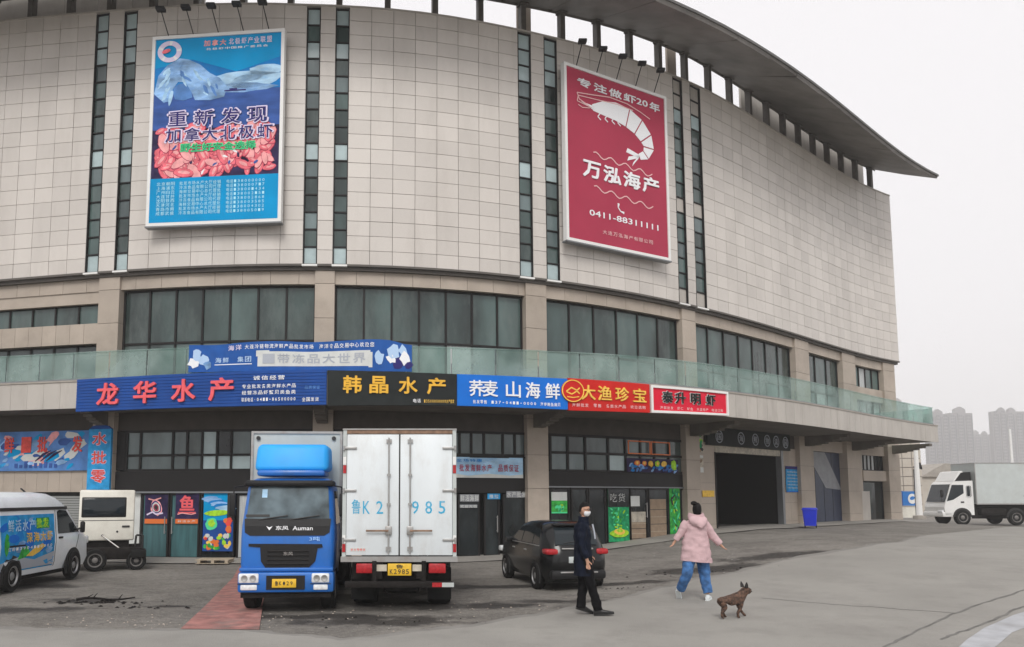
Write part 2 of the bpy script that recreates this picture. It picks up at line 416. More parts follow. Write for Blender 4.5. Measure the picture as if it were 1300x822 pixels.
# ================================================================== GROUND
def axis(lo, hi, step, far):
    a = list(np.arange(lo, hi+1e-6, step)); b = [far*k for k in (.05, .12, .3, 1)]
    return [lo-q for q in b[::-1]]+a+[hi+q for q in b]
def ground_mat():
    m = bpy.data.materials.new('lot'); m.use_nodes = True; t = m.node_tree; N = t.nodes; L = t.links; b = N['Principled BSDF']
    geo = N.new('ShaderNodeNewGeometry'); pos = geo.outputs['Position']
    def nz(scale, det=8, ro=.6, st=None, dist=0):
        n = N.new('ShaderNodeTexNoise'); n.inputs['Scale'].default_value = scale; n.inputs['Detail'].default_value = det
        n.inputs['Roughness'].default_value = ro; n.inputs['Distortion'].default_value = dist
        if st:
            mp = N.new('ShaderNodeMapping'); mp.inputs['Scale'].default_value = st; L.new(pos, mp.inputs[0]); L.new(mp.outputs[0], n.inputs['Vector'])
        else: L.new(pos, n.inputs['Vector'])
        return n.outputs[0]
    def ramp(i, a, b_, lo, hi):
        r = N.new('ShaderNodeMapRange'); r.interpolation_type = 'SMOOTHSTEP'
        for k, v in zip((1, 2, 3, 4), (a, b_, lo, hi)): r.inputs[k].default_value = v
        L.new(i, r.inputs[0]); return r.outputs[0]
    def mixc(f, a, b_):
        x = N.new('ShaderNodeMix'); x.data_type = 'RGBA'; L.new(f, x.inputs[0])
        for k, q in ((6, a), (7, b_)):
            if isinstance(q, tuple): x.inputs[k].default_value = (*q, 1)
            else: L.new(q, x.inputs[k])
        return x.outputs[2]
    def mth(op, a, b_):
        x = N.new('ShaderNodeMath'); x.operation = op
        for k, q in ((0, a), (1, b_)):
            if isinstance(q, (int, float)): x.inputs[k].default_value = q
            else: L.new(q, x.inputs[k])
        return x.outputs[0]
    c = mixc(ramp(nz(.45, 10, .68, dist=.6), .36, .64, 0, 1), (.265, .248, .222), (.165, .153, .137))
    c = mixc(ramp(nz(1.9, 12, .8, (1, 1.9, 1), dist=.8), .47, .66, 0, .72), c, (.088, .081, .072))
    c = mixc(ramp(nz(6, 10, .8), .56, .74, 0, .5), c, (.27, .255, .23))
    c = mixc(ramp(nz(7, 9, .85, (1, 1.6, 1), dist=1.2), .44, .62, 0, .55), c, (.33, .31, .28)); c = mixc(ramp(nz(10, 9, .85, (1, 1.7, 1), dist=.8), .50, .62, 0, .55), c, (.065, .06, .053))
    c = mixc(ramp(nz(38, 6, .8), .50, .70, 0, .45), c, (.36, .34, .31)); c = mixc(ramp(nz(55, 4, .8, (1, 1, 1)), .56, .70, 0, .6), c, (.05, .045, .04))
    ed = nz(1.4, 8, .7)
    wet_shade = None
    # oil stains and slush where the picture shows them, plus shade painted under the trucks: centre and radii in metres
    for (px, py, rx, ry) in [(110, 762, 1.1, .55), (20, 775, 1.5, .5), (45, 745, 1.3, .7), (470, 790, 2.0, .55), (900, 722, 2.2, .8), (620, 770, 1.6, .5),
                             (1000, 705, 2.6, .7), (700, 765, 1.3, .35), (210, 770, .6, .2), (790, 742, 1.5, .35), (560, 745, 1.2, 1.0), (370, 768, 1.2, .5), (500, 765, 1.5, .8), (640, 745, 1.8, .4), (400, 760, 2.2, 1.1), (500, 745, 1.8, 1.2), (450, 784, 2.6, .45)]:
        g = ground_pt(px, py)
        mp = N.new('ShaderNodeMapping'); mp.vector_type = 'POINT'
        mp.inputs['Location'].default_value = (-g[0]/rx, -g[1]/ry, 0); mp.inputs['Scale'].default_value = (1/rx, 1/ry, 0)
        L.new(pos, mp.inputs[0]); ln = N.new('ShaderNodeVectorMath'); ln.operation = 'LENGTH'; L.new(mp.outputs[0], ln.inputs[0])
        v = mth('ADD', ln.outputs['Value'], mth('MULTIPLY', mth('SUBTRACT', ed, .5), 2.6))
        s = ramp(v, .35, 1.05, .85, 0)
        wet_shade = s if wet_shade is None else mth('MAXIMUM', wet_shade, s)
    c = mixc(wet_shade, c, (.030, .027, .025))
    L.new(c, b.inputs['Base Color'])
    L.new(ramp(wet_shade, 0, 1, .85, .55), b.inputs['Roughness'])
    b.inputs['Specular IOR Level'].default_value = .25
    bp = N.new('ShaderNodeBump'); bp.inputs['Strength'].default_value = .9; bp.inputs['Distance'].default_value = .09
    L.new(nz(5, 10, .75), bp.inputs['Height']); L.new(bp.outputs[0], b.inputs['Normal'])
    MATS['lot'] = m
ground_mat()
mat('road', (.285, .275, .252), .8, var=.10, scale=.5, bump=.5, bscale=40, dirt=.6, dirtcol=(.195, .185, .17), dscale=1.1, spec=.25, grit=.35)
mat('road_dust', (.215, .205, .188), .85, var=.2, scale=2, bump=.4, bscale=18, dirt=.5, dirtcol=(.14, .13, .12), dscale=2)
mat('red_paving', (.33, .15, .13), .85, var=.35, scale=4, bump=.5, bscale=14, dirt=.95, dirtcol=(.17, .14, .125), dscale=2.2)
mat('seam', (.15, .145, .135), .9, var=.3)
mat('worn_white', (.40, .41, .43), .8, var=.15, dirt=.6, dirtcol=(.25, .24, .23), dscale=2.5)
mat('pave', (.30, .285, .26), .8, var=.12, scale=1.2, bump=.2, dirt=.4, dirtcol=(.15, .14, .125), dscale=1.0)

xs, ys = axis(-30, 52, .6, 2500), axis(-6, 62, .6, 2500)
vs = [(x, y, gz(x, y)+(.025*noise.noise(Vector((x*.5, y*.5, 0))) if abs(x) < 60 and y < 66 else 0)) for y in ys for x in xs]
nx = len(xs)
b = MB(); b.add(vs, [(j*nx+i, j*nx+i+1, (j+1)*nx+i+1, (j+1)*nx+i) for j in range(len(ys)-1) for i in range(nx-1)], 'lot', True)
g_o = b.build('ground', kind='structure', angle=80)

def sheet(name, poly_xy, m, h=.004, step=.7, kind='structure', **k):
    """a flat sheet cut into a grid that follows the ground"""
    bm = bmesh.new(); f = bm.faces.new([bm.verts.new((x, y, 0)) for x, y in poly_xy])
    x0, x1 = min(p[0] for p in poly_xy), max(p[0] for p in poly_xy); y0, y1 = min(p[1] for p in poly_xy), max(p[1] for p in poly_xy)
    for ax, lo, hi in ((0, x0, x1), (1, y0, y1)):
        n = int(min(160, (hi-lo)/step))
        for i in range(1, n):
            co = [0, 0, 0]; no = [0, 0, 0]; co[ax] = lo+(hi-lo)*i/n; no[ax] = 1
            bmesh.ops.bisect_plane(bm, geom=bm.verts[:]+bm.edges[:]+bm.faces[:], plane_co=co, plane_no=no)
    bmesh.ops.triangulate(bm, faces=bm.faces[:])
    for v in bm.verts: v.co.z = gz(v.co.x, v.co.y)+.025+h
    me = bpy.data.meshes.new(name); bm.to_mesh(me); bm.free(); me.materials.append(G(m))
    o = bpy.data.objects.new(name, me); COL.objects.link(o); o['kind'] = kind
    return o
edge_px = [(-260, 803), (0, 803), (120, 804), (230, 803), (340, 806), (430, 815), (500, 809), (560, 802), (680, 784), (760, 767), (830, 752), (880, 740), (940, 727),
           (1010, 711), (1080, 700), (1140, 690), (1180, 680)]
edge = [ground_pt(*p)[:2] for p in edge_px]
edge2 = []
for i in range(len(edge)-1):
    for k in range(10):
        t = k/10; x = edge[i][0]*(1-t)+edge[i+1][0]*t; y = edge[i][1]*(1-t)+edge[i+1][1]*t
        edge2.append((x, y+.22*noise.noise(Vector((x*1.1, y*1.1, 3)))+.10*noise.noise(Vector((x*4, y*4, 8)))))
road_poly = [(-30, edge2[0][1])]+edge2+[(33, 40), (48, 40), (90, 30), (90, -6), (-30, -6)]
sheet('road', road_poly, 'road')
ed3 = [(x, y+.16+.30*abs(noise.noise(Vector((x*.9, y*.9, 7))))+.10*noise.noise(Vector((x*3.3, y*3.3, 1)))) for x, y in edge2]
sheet('road_shoulder', [(-30, ed3[0][1])]+ed3+edge2[::-1]+[(-30, edge2[0][1])], 'road_dust', h=-.001)
red = [ground_pt(*p)[:2] for p in [(229, 801), (329, 802), (335, 760), (340, 722), (304, 720), (296, 735), (262, 770)]]
sheet('red_pavement', red, 'red_paving', h=.006)
def strip(name, pxs, w, m, h=.009):
    P = [Vector(ground_pt(*p)[:2]) for p in pxs]; L_, R_ = [], []
    for i, p in enumerate(P):
        d = (P[min(i+1, len(P)-1)]-P[max(i-1, 0)]).normalized(); n = Vector((-d.y, d.x))
        j = 1+.5*noise.noise(Vector((p.x*2, p.y*2, 0)))
        L_.append(p+n*w/2*j); R_.append(p-n*w/2*j)
    b = MB(); v = [(q.x, q.y, gz(q.x, q.y)+.025+h) for q in L_+R_]; n = len(P)
    b.add(v, [(i, i+1, n+i+1, n+i) for i in range(n-1)], m); return b.build(name, kind='structure')
def dense(pts, k=6):
    out = []
    for i in range(len(pts)-1):
        for j in range(k):
            t = j/k; out.append((pts[i][0]*(1-t)+pts[i+1][0]*t+random.uniform(-2, 2)*(k > 3), pts[i][1]*(1-t)+pts[i+1][1]*t+random.uniform(-.35, .35)))
    return out+[pts[-1]]
strip('road_crack', dense([(968, 762), (1060, 770), (1130, 775), (1212, 781)]), .022, 'seam')
strip('road_joint', dense([(1120, 826), (1160, 806), (1205, 784), (1250, 768), (1320, 745)], 8), .040, 'seam')
sheet('worn_marking', [ground_pt(*p)[:2] for p in [(1228, 815), (1250, 800), (1286, 784), (1330, 770), (1335, 786), (1285, 806), (1262, 826), (1216, 826)]], 'worn_white', h=.008)
strip('road_crack', dense([(1196, 815), (1216, 806), (1240, 799), (1262, 790), (1290, 776), (1310, 770)], 6), .04, 'seam')
# paved apron along the shop fronts
u = [sx(150, 700, -.4)+.2*i for i in range(0, 170)]
b = MB()
s0a, s1a = 0.2, S_END-.6
nseg = 90
rows = []
for i in range(nseg+1):
    s = s0a+(s1a-s0a)*i/nseg
    for o in (-1.0, .25, 1.15+.1*math.sin(i*.9)):
        x, y = FP(s, o); rows.append((x, y, gz(x, y)+.025+(.05 if o < .5 else .004)))
b.add(rows, [(3*i+k, 3*i+3+k, 3*i+4+k, 3*i+1+k) for i in range(nseg) for k in (0, 1)], 'pave', True)
b.build('pavement', kind='structure')

# ================================================================== THE MARKET BUILDING
BX, BY = FP(S_of_X(-4))
bld = thing('market_building', 'large curved market building with beige tiled upper block, glass lower storeys and overhanging roof', 'building', (0, 0, 0))
# vertical window strips: photo pixels of their edges near the lower end
strip_px = [(108, 125), (145, 162), (384, 402), (422, 440), (660, 677), (694, 711), (861, 873), (883, 896)]
strips = [(sx(a, 338), sx(b_, 338)) for a, b_ in strip_px]
b = MB()
b.wall(0, S_END, H1+.02, lambda s: HT(s)-.04, -.45, -.21, 'joint', 1.0)
_c = [0]+[q for s in strips for q in s]+[S_END]
for i in range(0, len(_c), 2): b.wall(_c[i], _c[i+1], H1+.02, lambda s: HT(s)-.04, -.209, -.045, 'joint', 1.0)
core = b.build('upper_wall', bld)
b = MB(); b.wall(0, S_END, lambda s: HT(s)-.03, lambda s: HT(s)+.03, -.5, .03, 'fascia', 1.0)
b.build('coping', bld)
# cladding: the 300 panels that show largest are single objects, the rest joined
cells = []; NROW = 18
def panel_cols(a, b_):
    n = max(1, round((b_-a)/.76)); return [(a+(b_-a)*i/n, a+(b_-a)*(i+1)/n) for i in range(n)]
cuts = [0]+[q for s in strips for q in s]+[S_END]
for i in range(0, len(cuts), 2):
    for (a, c) in panel_cols(cuts[i], cuts[i+1]):
        for r in range(NROW):
            cells.append((a, c, r))
def cell_geo(bm_, a, c, r, tone):
    j = .0075; bm_.tone = tone; e = random.uniform(-.004, .004)
    z0 = lambda s: H1+(HT(s)-H1)*r/NROW+j; z1 = lambda s: H1+(HT(s)-H1)*(r+1)/NROW-j
    bm_.box(a+j, c-j, z0, z1, -.04, e, 'tile', FAC)
seen = []
for k, (a, c, r) in enumerate(cells):
    x, y = FP((a+c)/2); z = H1+(HT(a)-H1)*(r+.5)/NROW
    px = PCX+FPX*x/(y*math.cos(PITCH)+(z-EYE)*math.sin(PITCH))
    nx_, ny_ = np.interp((a+c)/2, TS, TNX), np.interp((a+c)/2, TS, TNY)
    vis = -(x*nx_+y*ny_)/math.hypot(x, y)
    inb = any((z > 10.9 and z < 18 and lo < (a+c)/2 < hi) for lo, hi in ((sx(195, 290), sx(355, 290)), (sx(722, 300), sx(846, 330))))
    seen.append((-vis/(x*x+y*y+z*z) if -10 < px < 1300 and not inb else 0, k))
big = set(k for _, k in sorted(seen)[:296])
rest = MB()
for k, (a, c, r) in enumerate(cells):
    tone = random.random()
    if k in big:
        p = MB(); cell_geo(p, a, c, r, tone); p.build('cladding_panel', core)
    else: cell_geo(rest, a, c, r, tone)
rest.build('cladding_panels', core, kind='stuff')

# window strips with their 15 panes
for (a, c) in strips:
    f = MB(); w0, w1 = H1+.03, HT((a+c)/2)-.08; n = 15; hh = (w1-w0)/n
    f.wall(a, c, w0, w1, -.2, -.13, 'frame'); 
    for q in (a, c-.03): f.wall(q, q+.03, w0, w1, -.13, .0, 'frame')
    for i in range(n+1): f.wall(a+.03, c-.03, w0+hh*i-.022, w0+hh*i+.022, -.13, -.05, 'frame')
    f.wall(a-.02, c+.02, w0-.09, w0-.03, -.1, .07, 'white_paint')
    fo = f.build('strip_window', bld)
    far = a > strips[6][0]-.1
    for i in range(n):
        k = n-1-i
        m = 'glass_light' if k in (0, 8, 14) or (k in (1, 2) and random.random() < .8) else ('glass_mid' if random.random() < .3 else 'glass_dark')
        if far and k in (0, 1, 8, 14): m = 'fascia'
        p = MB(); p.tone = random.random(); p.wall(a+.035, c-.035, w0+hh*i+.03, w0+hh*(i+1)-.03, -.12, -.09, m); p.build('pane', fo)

# ledge and beam under the upper block
LOW_END = sx(1133, 520, -.1)
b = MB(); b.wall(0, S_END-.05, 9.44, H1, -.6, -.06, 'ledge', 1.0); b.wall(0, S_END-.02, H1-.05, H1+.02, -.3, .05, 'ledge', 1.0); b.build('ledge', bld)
b = MB()
s = 0
while s < LOW_END-.1:
    e = min(s+.95, LOW_END); b.tone = random.random(); b.wall(s+.006, e-.006, 9.0, 9.44, -.6, -.2, 'stone', 2); s = e
b.build('lintel_beam', bld)
b = MB(); b.wall(0, LOW_END-.3, -.2, 9.5, -9.2, -9.0, 'interior', 2); b.wall(0, S_END-.3, 9.3, 9.42, -9, -.55, 'interior', 2); b.build('inner_wall', bld)
b = MB(); b.box(LOW_END-.35, LOW_END-.25, -.2, 9.5, -9, -.5, 'fascia', FAC); b.box(S_END-.2, S_END, H1, 18.9, -9, -.4, 'fascia', FAC); b.build('end_wall', bld)

# pillars: photo pixels of their edges at the upper floor
pil_px = [(124, 150), (399, 424), (668, 694), (866, 883), (1008, 1025), (1067, 1083), (1118, 1132)]
pil = [(sx(a, 410, -.1), sx(c, 410, -.1)) for a, c in pil_px]
pil_low = {3: .01}
for i, (a, c) in enumerate(pil):
    f = MB(); f.wall(a+.02, c-.02, -.1, 9.44, -.6, -.125, 'joint'); fo = f.build('pillar', bld)
    z = -.05+gz(*FP(a))*.0
    edges = [0-.05, 1.15, 2.3, 3.45, 4.7, 5.7, 6.75, 7.85, 9.0, 9.44]
    for k in range(len(edges)-1):
        p = MB(); p.tone = random.random(); p.wall(a, c, edges[k]+.008, edges[k+1]-.008, -.55, -.1, 'stone'); p.build('cladding_panel', fo)

def glazed(us, zs, off, frame='frame', pane=None, fw=.035, depth=.10, name='window', parent=bld, skip=(), dist=None, curt=0):
    """frame mesh with a pane object in every field"""
    f = MB(); u0, u1, z0, z1 = us[0], us[-1], zs[0], zs[-1]
    for q in us: f.wall(q-fw/2, q+fw/2, z0-fw/2, z1+fw/2, off-depth/2, off+depth/2, frame)
    for j, z in enumerate(zs):
        for i in range(len(us)-1): f.wall(us[i]+fw/2, us[i+1]-fw/2, z-fw/2, z+fw/2, off-depth/2, off+depth/2-.004, frame)
    fo = f.build(name, parent)
    for i in range(len(us)-1):
        for j in range(len(zs)-1):
            if (i, j) in skip: continue
            m = pane(i, j) if callable(pane) else (pane or 'glass_dark')
            if m is None: continue
            p = MB(); p.tone = random.random()
            p.wall(us[i]+fw/2, us[i+1]-fw/2, zs[j]+fw/2, zs[j+1]-fw/2, off-.02, off, m); p.build('pane', fo)
    return fo
def div(a, c, n): return [a+(c-a)*i/n for i in range(n+1)]
WO = -.42
# upper floor windows
bays = [(pil[0][1], pil[1][0], 7), (pil[1][1], pil[2][0], 7), (pil[2][1], pil[3][0], 6), (pil[3][1], pil[4][0], 7), (pil[4][1], pil[5][0], 3)]
for k, (a, c, n) in enumerate(bays):
    def pn(i, j, k=k):
        if j == 0 and (k, i) in ((1, 2), (1, 4), (1, 5), (0, 3), (4, 1), (4, 2)): return 'curtain' if (k, i) in ((1, 4), (4, 1)) else 'glass_mid'
        return 'glass_dark'
    glazed(div(a+.03, c-.03, n), [5.7, 7.15, 8.97], WO, pane=pn, fw=.07)
a, c = pil[5][1], pil[6][0]
a2 = a+.25
b = MB(); b.wall(a, c, 7.15, 7.85, -.5, -.2, 'stone'); b.wall(a, a2, 5.66, 7.15, -.5, -.22, 'stone'); b.wall(a, a2, 7.85, 9, -.5, -.22, 'stone'); b.build('spandrel', bld)
glazed(div(a2+.02, c-.02, 4), [7.87, 8.97], WO, pane=lambda i, j: 'curtain' if i in (1,) else 'glass_dark', fw=.07)
glazed(div(a2+.02, c-.02, 4), [5.7, 7.13], WO, pane=lambda i, j: 'curtain' if i in (1, 3) else 'glass_dark', fw=.07)
a = 0; c = pil[0][0]
zs1, zs2 = F(60, 415, -.2)[1], F(60, 440, -.2)[1]
b = MB()
nn = 18
for i in range(nn):
    b.tone = random.random(); b.wall(a+(c-a)*i/nn+.005, a+(c-a)*(i+1)/nn-.005, zs2, zs1, -.5, -.15, 'stone', 2)
b.build('spandrel', bld)
us = div(c-.03-7*.95, c-.03, 7)
glazed(us, [zs1+.02, 8.6], WO, fw=.06); glazed(us, [5.7, zs2-.02], WO, pane='glass_mid', fw=.06)
b = MB(); b.wall(0, c, 8.6, 9.0, -.6, -.24, 'stone', 1); b.build('lintel', bld)

# canopy
C_END = S_of_X(24.1)
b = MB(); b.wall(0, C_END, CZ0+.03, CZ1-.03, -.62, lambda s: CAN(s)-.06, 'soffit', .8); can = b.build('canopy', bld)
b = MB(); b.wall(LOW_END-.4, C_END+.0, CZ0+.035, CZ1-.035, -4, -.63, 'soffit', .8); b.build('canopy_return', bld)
for i in range(int(C_END/.62)+1):
    a = i*.62; c = min(a+.62, C_END)
    if c-a < .1: continue
    p = MB(); p.tone = random.random()
    p.box(a+.005, c-.005, CZ0, CZ1, lambda s: CAN(s)-.055, lambda s: CAN(s)+random.uniform(0, .006), 'fascia', FAC); p.build('fascia_panel', can)
b = MB(); b.wall(0, C_END, CZ1-.02, CZ1+.03, lambda s: CAN(s)-.3, lambda s: CAN(s)+.03, 'concrete', .8); b.build('canopy_coping', bld)
for k, i in enumerate([0, 1, 2, 3, 4, 5, 6]):        # brackets under the canopy
    a, c = pil[i]; m_ = (a+c)/2
    b = MB(); n = 6
    for q in range(n):
        t0, t1 = q/n, (q+1)/n; L0 = CAN(m_)*.72
        b.box(m_-.17, m_+.17, CZ0-.42+.42*t0**1.6, CZ0+.03, -.1+L0*t0, -.1+L0*t1, 'soffit', FAC)
    b.build('canopy_bracket', bld)
# beam over the shops and shop ceiling
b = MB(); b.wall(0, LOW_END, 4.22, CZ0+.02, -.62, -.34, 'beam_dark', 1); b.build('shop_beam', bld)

# glass railing on the canopy
RZ = 6.58
rail = MB(); RO = lambda s: CAN(s)-.16
rail.wall(0, C_END-.1, RZ, RZ+.04, lambda s: RO(s)-.03, lambda s: RO(s)+.03, 'rail_glass', .8)
rail.wall(0, C_END-.1, CZ1+.03, CZ1+.1, lambda s: RO(s)-.03, lambda s: RO(s)+.03, 'frame_grey', .8)
ro = rail.build('glass_railing', bld)
n = int(C_END/1.25)
for i in range(n):
    a, c = C_END*i/n, C_END*(i+1)/n-.02-.1*(i == n-1)
    p = MB(); p.box(a+.01, c-.01, CZ1+.1, RZ-.003, lambda s: RO(s)-.006, lambda s: RO(s)+.006, 'rail_glass', FAC, 2); p.build('glass_panel', ro)
    p = MB(); p.box(a-.012, a+.012, CZ1+.1, CZ1+.45, lambda s: RO(s)-.03, lambda s: RO(s)-.01, 'frame_grey', FAC); p.build('post', ro)
e0, e1 = FP(C_END-.1, RO), FP(C_END-.1, -3.2)
b = MB(); M_ = PlaneMap((*e0, 0), (e1[0]-e0[0], e1[1]-e0[1], 0)); L = math.hypot(e1[0]-e0[0], e1[1]-e0[1])
for i in range(4): b.box(L*i/4+.01, L*(i+1)/4-.01, CZ1+.03, RZ, -.006, .006, 'rail_glass', M_)
b.build('end_glass', ro)

# roof brim on posts
ZI = lambda s: HT(s)+1.2+.35*smooth((s-20)/14)
def RI(s): return -.42
def ROUT(s): return 2.85
zo = lambda s: 19.0+.10*smooth((s-20)/20)
nR = 26; R_END = S_END-.75
rf = MB()
def roofring(s, ext=0):
    z_i, z_o = ZI(s), zo(s); o = ROUT(s)
    return [FAC(s, z_i, -.42), FAC(s, (z_i+z_o)/2-.02, 1.2), FAC(s, z_o, o), FAC(s, z_o+.16, o+.06), FAC(s, z_i+.55, .9), FAC(s, z_i+.9, -.42)]
rf_o = None
b = MB(); b.wall(0, R_END, lambda s: ZI(s)-.03, lambda s: ZI(s)+.12, -.5, -.36, 'post', 1.2); rf_o = b.build('roof', bld)
for i in range(nR):
    a, c = R_END*i/nR, R_END*(i+1)/nR
    p = MB(); p.tone = random.random(); rings = []
    dz = random.uniform(-.03, .03)
    for t in (0, .5, 1):
        s = a+.008+(c-a-.016)*t; r = roofring(s); r = [(q[0], q[1], q[2]+(dz if k in (2, 3) else 0)) for k, q in enumerate(r)]; rings.append(r)
    p.loft(rings, 'roof', smooth=False)
    p.build('roof_panel', rf_o)
b = MB()
for i in range(nR):      # ribs over the joints and the folded edge
    s = R_END*(i+1)/nR
    b.box(s-.05, s+.05, lambda q: ZI(q)-.10, lambda q: ZI(q)-.03, -.4, -.36, 'post', FAC)
b.wall(0, R_END, lambda q: zo(q)+.12, lambda q: zo(q)+.22, lambda q: 2.84, lambda q: 2.95, 'roof_edge', 1.5)
b.build('roof_trim', rf_o)
ps = [sx(v, y_, -.2) for v, y_ in [(8, 22), (42, 20), (90, 16), (132, 12)]]
s = ps[-1]; pp = list(ps)
step = (sx(806, 80)-sx(553, 15))/5
pp = []
s = sx(553, 15, -.2)
while s > 0: pp.append(s); s -= step
s = sx(553, 15, -.2)+step
while s < R_END-.2: pp.append(s); s += step
for s in sorted(pp):
    b = MB()
    b.box(s-.10, s+.10, lambda q: HT(q)-.1, lambda q: ZI(q)+.02, -.44, -.20, 'post', FAC)
    b.box(s-.17, s+.17, lambda q: ZI(q)-.16, lambda q: ZI(q)-.0, -.43, -.1, 'post', FAC)
    b.build('roof_post', bld)
def back(sa, sb):
    n = max(1, round((sb-sa)/1.5))
    for i in range(n):
        p = MB(); p.tone = random.random(); a, c = sa+(sb-sa)*i/n, sa+(sb-sa)*(i+1)/n
        p.wall(a+.01, c-.01, 18.2, lambda q: ZI(q)+1.5, -1.1, -1.0, 'fascia'); p.build('attic_panel', bld)
back(0, S_of_X(-8.6)); back(S_of_X(14.8), R_END)
b = MB(); b.box(sx(655, 10, -1), sx(672, 10, -1), 18.2, 21, -1.0, -.9, 'stone', FAC); b.box(sx(845, 90, -1), sx(856, 90, -1), 18.2, 21, -1.0, -.9, 'stone', FAC); b.build('attic_pier', bld)

# ================================================================== GROUND FLOOR
SO = -.36
def S(px, py=620): return sx(px, py, SO)
def Z(px, py): return F(px, py, SO)[1]
def gbase(s): x, y = FP(s, 0); return gz(x, y)+.03
# bay left of the first pillar: rolling shutter under a tiled beam
z_a, z_b, z_c, z_d = Z(60, 548), Z(60, 598), Z(60, 625), .05
b = MB(); nn = 22; sa, sb = 0, pil[0][0]
for i in range(nn):
    b.tone = random.random(); b.wall(sa+(sb-sa)*i/nn+.004, sa+(sb-sa)*(i+1)/nn-.004, z_c, 4.24, -.6, -.3, 'stone', 2)
b.build('shop_lintel', bld)
b = MB()
nsl = 24
for i in range(nsl):
    z0 = .05+(z_c-.12-.05)*i/nsl; z1 = .05+(z_c-.12-.05)*(i+1)/nsl
    b.box(sb-6.2, sb-.02, z0, z1-.015, -.55, -.47+.02*(i % 2), 'shutter', FAC, 4)
b.wall(sb-6.2, sb, z_c-.12, z_c, -.6, -.5, 'frame'); b.wall(0, sb-6.2, 0, z_c, -.6, -.4, 'stone')
b.build('roller_shutter', bld)

# bay one: blue and black shop
sa, sb = pil[0][1], pil[1][0]
zt, z1_, z2_, z3_ = 4.2, Z(240, 578), Z(240, 597), Z(240, 624)
def pn1(i, j):
    r = [('glass_mid', 'glass_mid'), ('glass_mid', 'glass_mid'), ('glass_mid', 'glass_mid'), ('glass_dark', 'glass_mid'), ('glass_light', 'glass_light'), ('glass_shop', 'glass_light'), ('glass_mid', 'glass_light'), ('glass_dark', 'glass_mid'), ('glass_mid', 'glass_mid'), ('glass_dark', 'glass_dark')]
    return r[min(i, 9)][1-j]
glazed([S(v, 570) for v in (162, 179, 220, 238, 257, 276, 294, 320, 350, 385)]+[sb-.05], [z2_, z1_, zt-.02], SO, pane=pn1, fw=.075)
b = MB(); b.wall(sa, S(162, 570)-.04, z2_, zt, -.45, -.3, 'frame'); b.wall(sa, sb, z3_, z2_-.04, -.5, -.28, 'frame'); b.wall(sa, sb, z3_-.06, z3_-.005, -.5, -.24, 'frame_grey'); b.build('shop_fascia', bld)
b = MB(); b.wall(S(148, 660)-.05, S(177, 660), gbase(sa), z3_-.06, -.45, -.38, 'paper'); b.build('wall_panel', bld)
def door(a, c, ztop, pane='glass_shop', off=SO, handle=None, zb=None, rails=()):
    g = gbase((a+c)/2) if zb is None else zb
    f = MB(); fw = .06
    f.wall(a, a+fw, g, ztop, off-.04, off+.04, 'frame'); f.wall(c-fw, c, g, ztop, off-.04, off+.04, 'frame')
    for z in (g, ztop-fw)+tuple(rails): f.wall(a+fw, c-fw, z, z+fw, off-.04, off+.036, 'frame')
    o = f.build('glass_door', bld)
    p = MB(); p.tone = random.random(); p.wall(a+fw, c-fw, g+fw, ztop-fw, off-.02, off, pane); p.build('pane', o)
    if handle is not None:
        h = MB(); u = a+fw*1.8 if handle < 0 else c-fw*1.8
        h.tube(FAC(u, g+.8, off+.09), FAC(u, g+1.35, off+.09), .018, m='steel'); h.tube(FAC(u, g+.85, off), FAC(u, g+.85, off+.09), .012, m='steel'); h.tube(FAC(u, g+1.3, off), FAC(u, g+1.3, off+.09), .012, m='steel')
        h.build('handle', o)
    return o
zd = z3_-.07
d_edges = [(S(180, 660), S(215, 660), 'curtain_teal'), (S(216, 660), S(254, 660), 'curtain_teal'), (S(255, 660), S(298, 660), 'glass_shop'), (S(301, 660), S(330, 660), 'curtain'), (S(331, 660), S(368, 660), 'glass_shop'), (S(369, 660), sb-.03, 'glass_shop')]
for k, (a, c, m) in enumerate(d_edges): door(a, c, zd, m, handle=(1 if k == 0 else -1 if k == 1 else None))
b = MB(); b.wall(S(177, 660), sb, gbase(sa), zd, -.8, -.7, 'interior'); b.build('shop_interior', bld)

# bay two: behind the trucks
sa, sb = pil[1][1], pil[2][0]
edges2 = [sa+.05, sa+.8, sa+1.5, sa+2.3, sa+3.1, S(583, 570), S(598, 570), S(614, 570), S(638, 570), S(653, 570), S(669, 570)]
z1_, z2_, z3_ = Z(620, 578), Z(620, 608), Z(620, 626)
glazed(edges2, [z1_, zt-.02], SO, pane=lambda i, j: 'glass_mid' if i != 7 else 'glass_dark', fw=.08)
b = MB(); b.wall(sa, sb, z1_-.10, z1_-.04, -.5, -.26, 'frame'); b.wall(sa, sb, z3_, z1_-.10, -.5, -.31, 'frame'); b.wall(S(669, 570)+.04, sb, 0, zt, -.5, -.32, 'frame'); b.build('shop_fascia', bld)
zd = z3_-.05
for k, (p0, p1) in enumerate([(S(520, 680), S(548, 680)), (S(549, 680), S(580, 680)), (S(581, 680), S(609, 680)), (S(614, 680), S(634, 680)), (S(638, 680), S(669, 680))]):
    door(p0, p1, zd if k != 3 else zd, 'glass_shop', handle=1 if k == 3 else None)
b = MB(); b.wall(sa, sb, 0, zd, -.85, -.75, 'interior'); b.wall(sa, S(520, 680), 0, zd, -.45, -.33, 'stone'); b.build('shop_interior', bld)
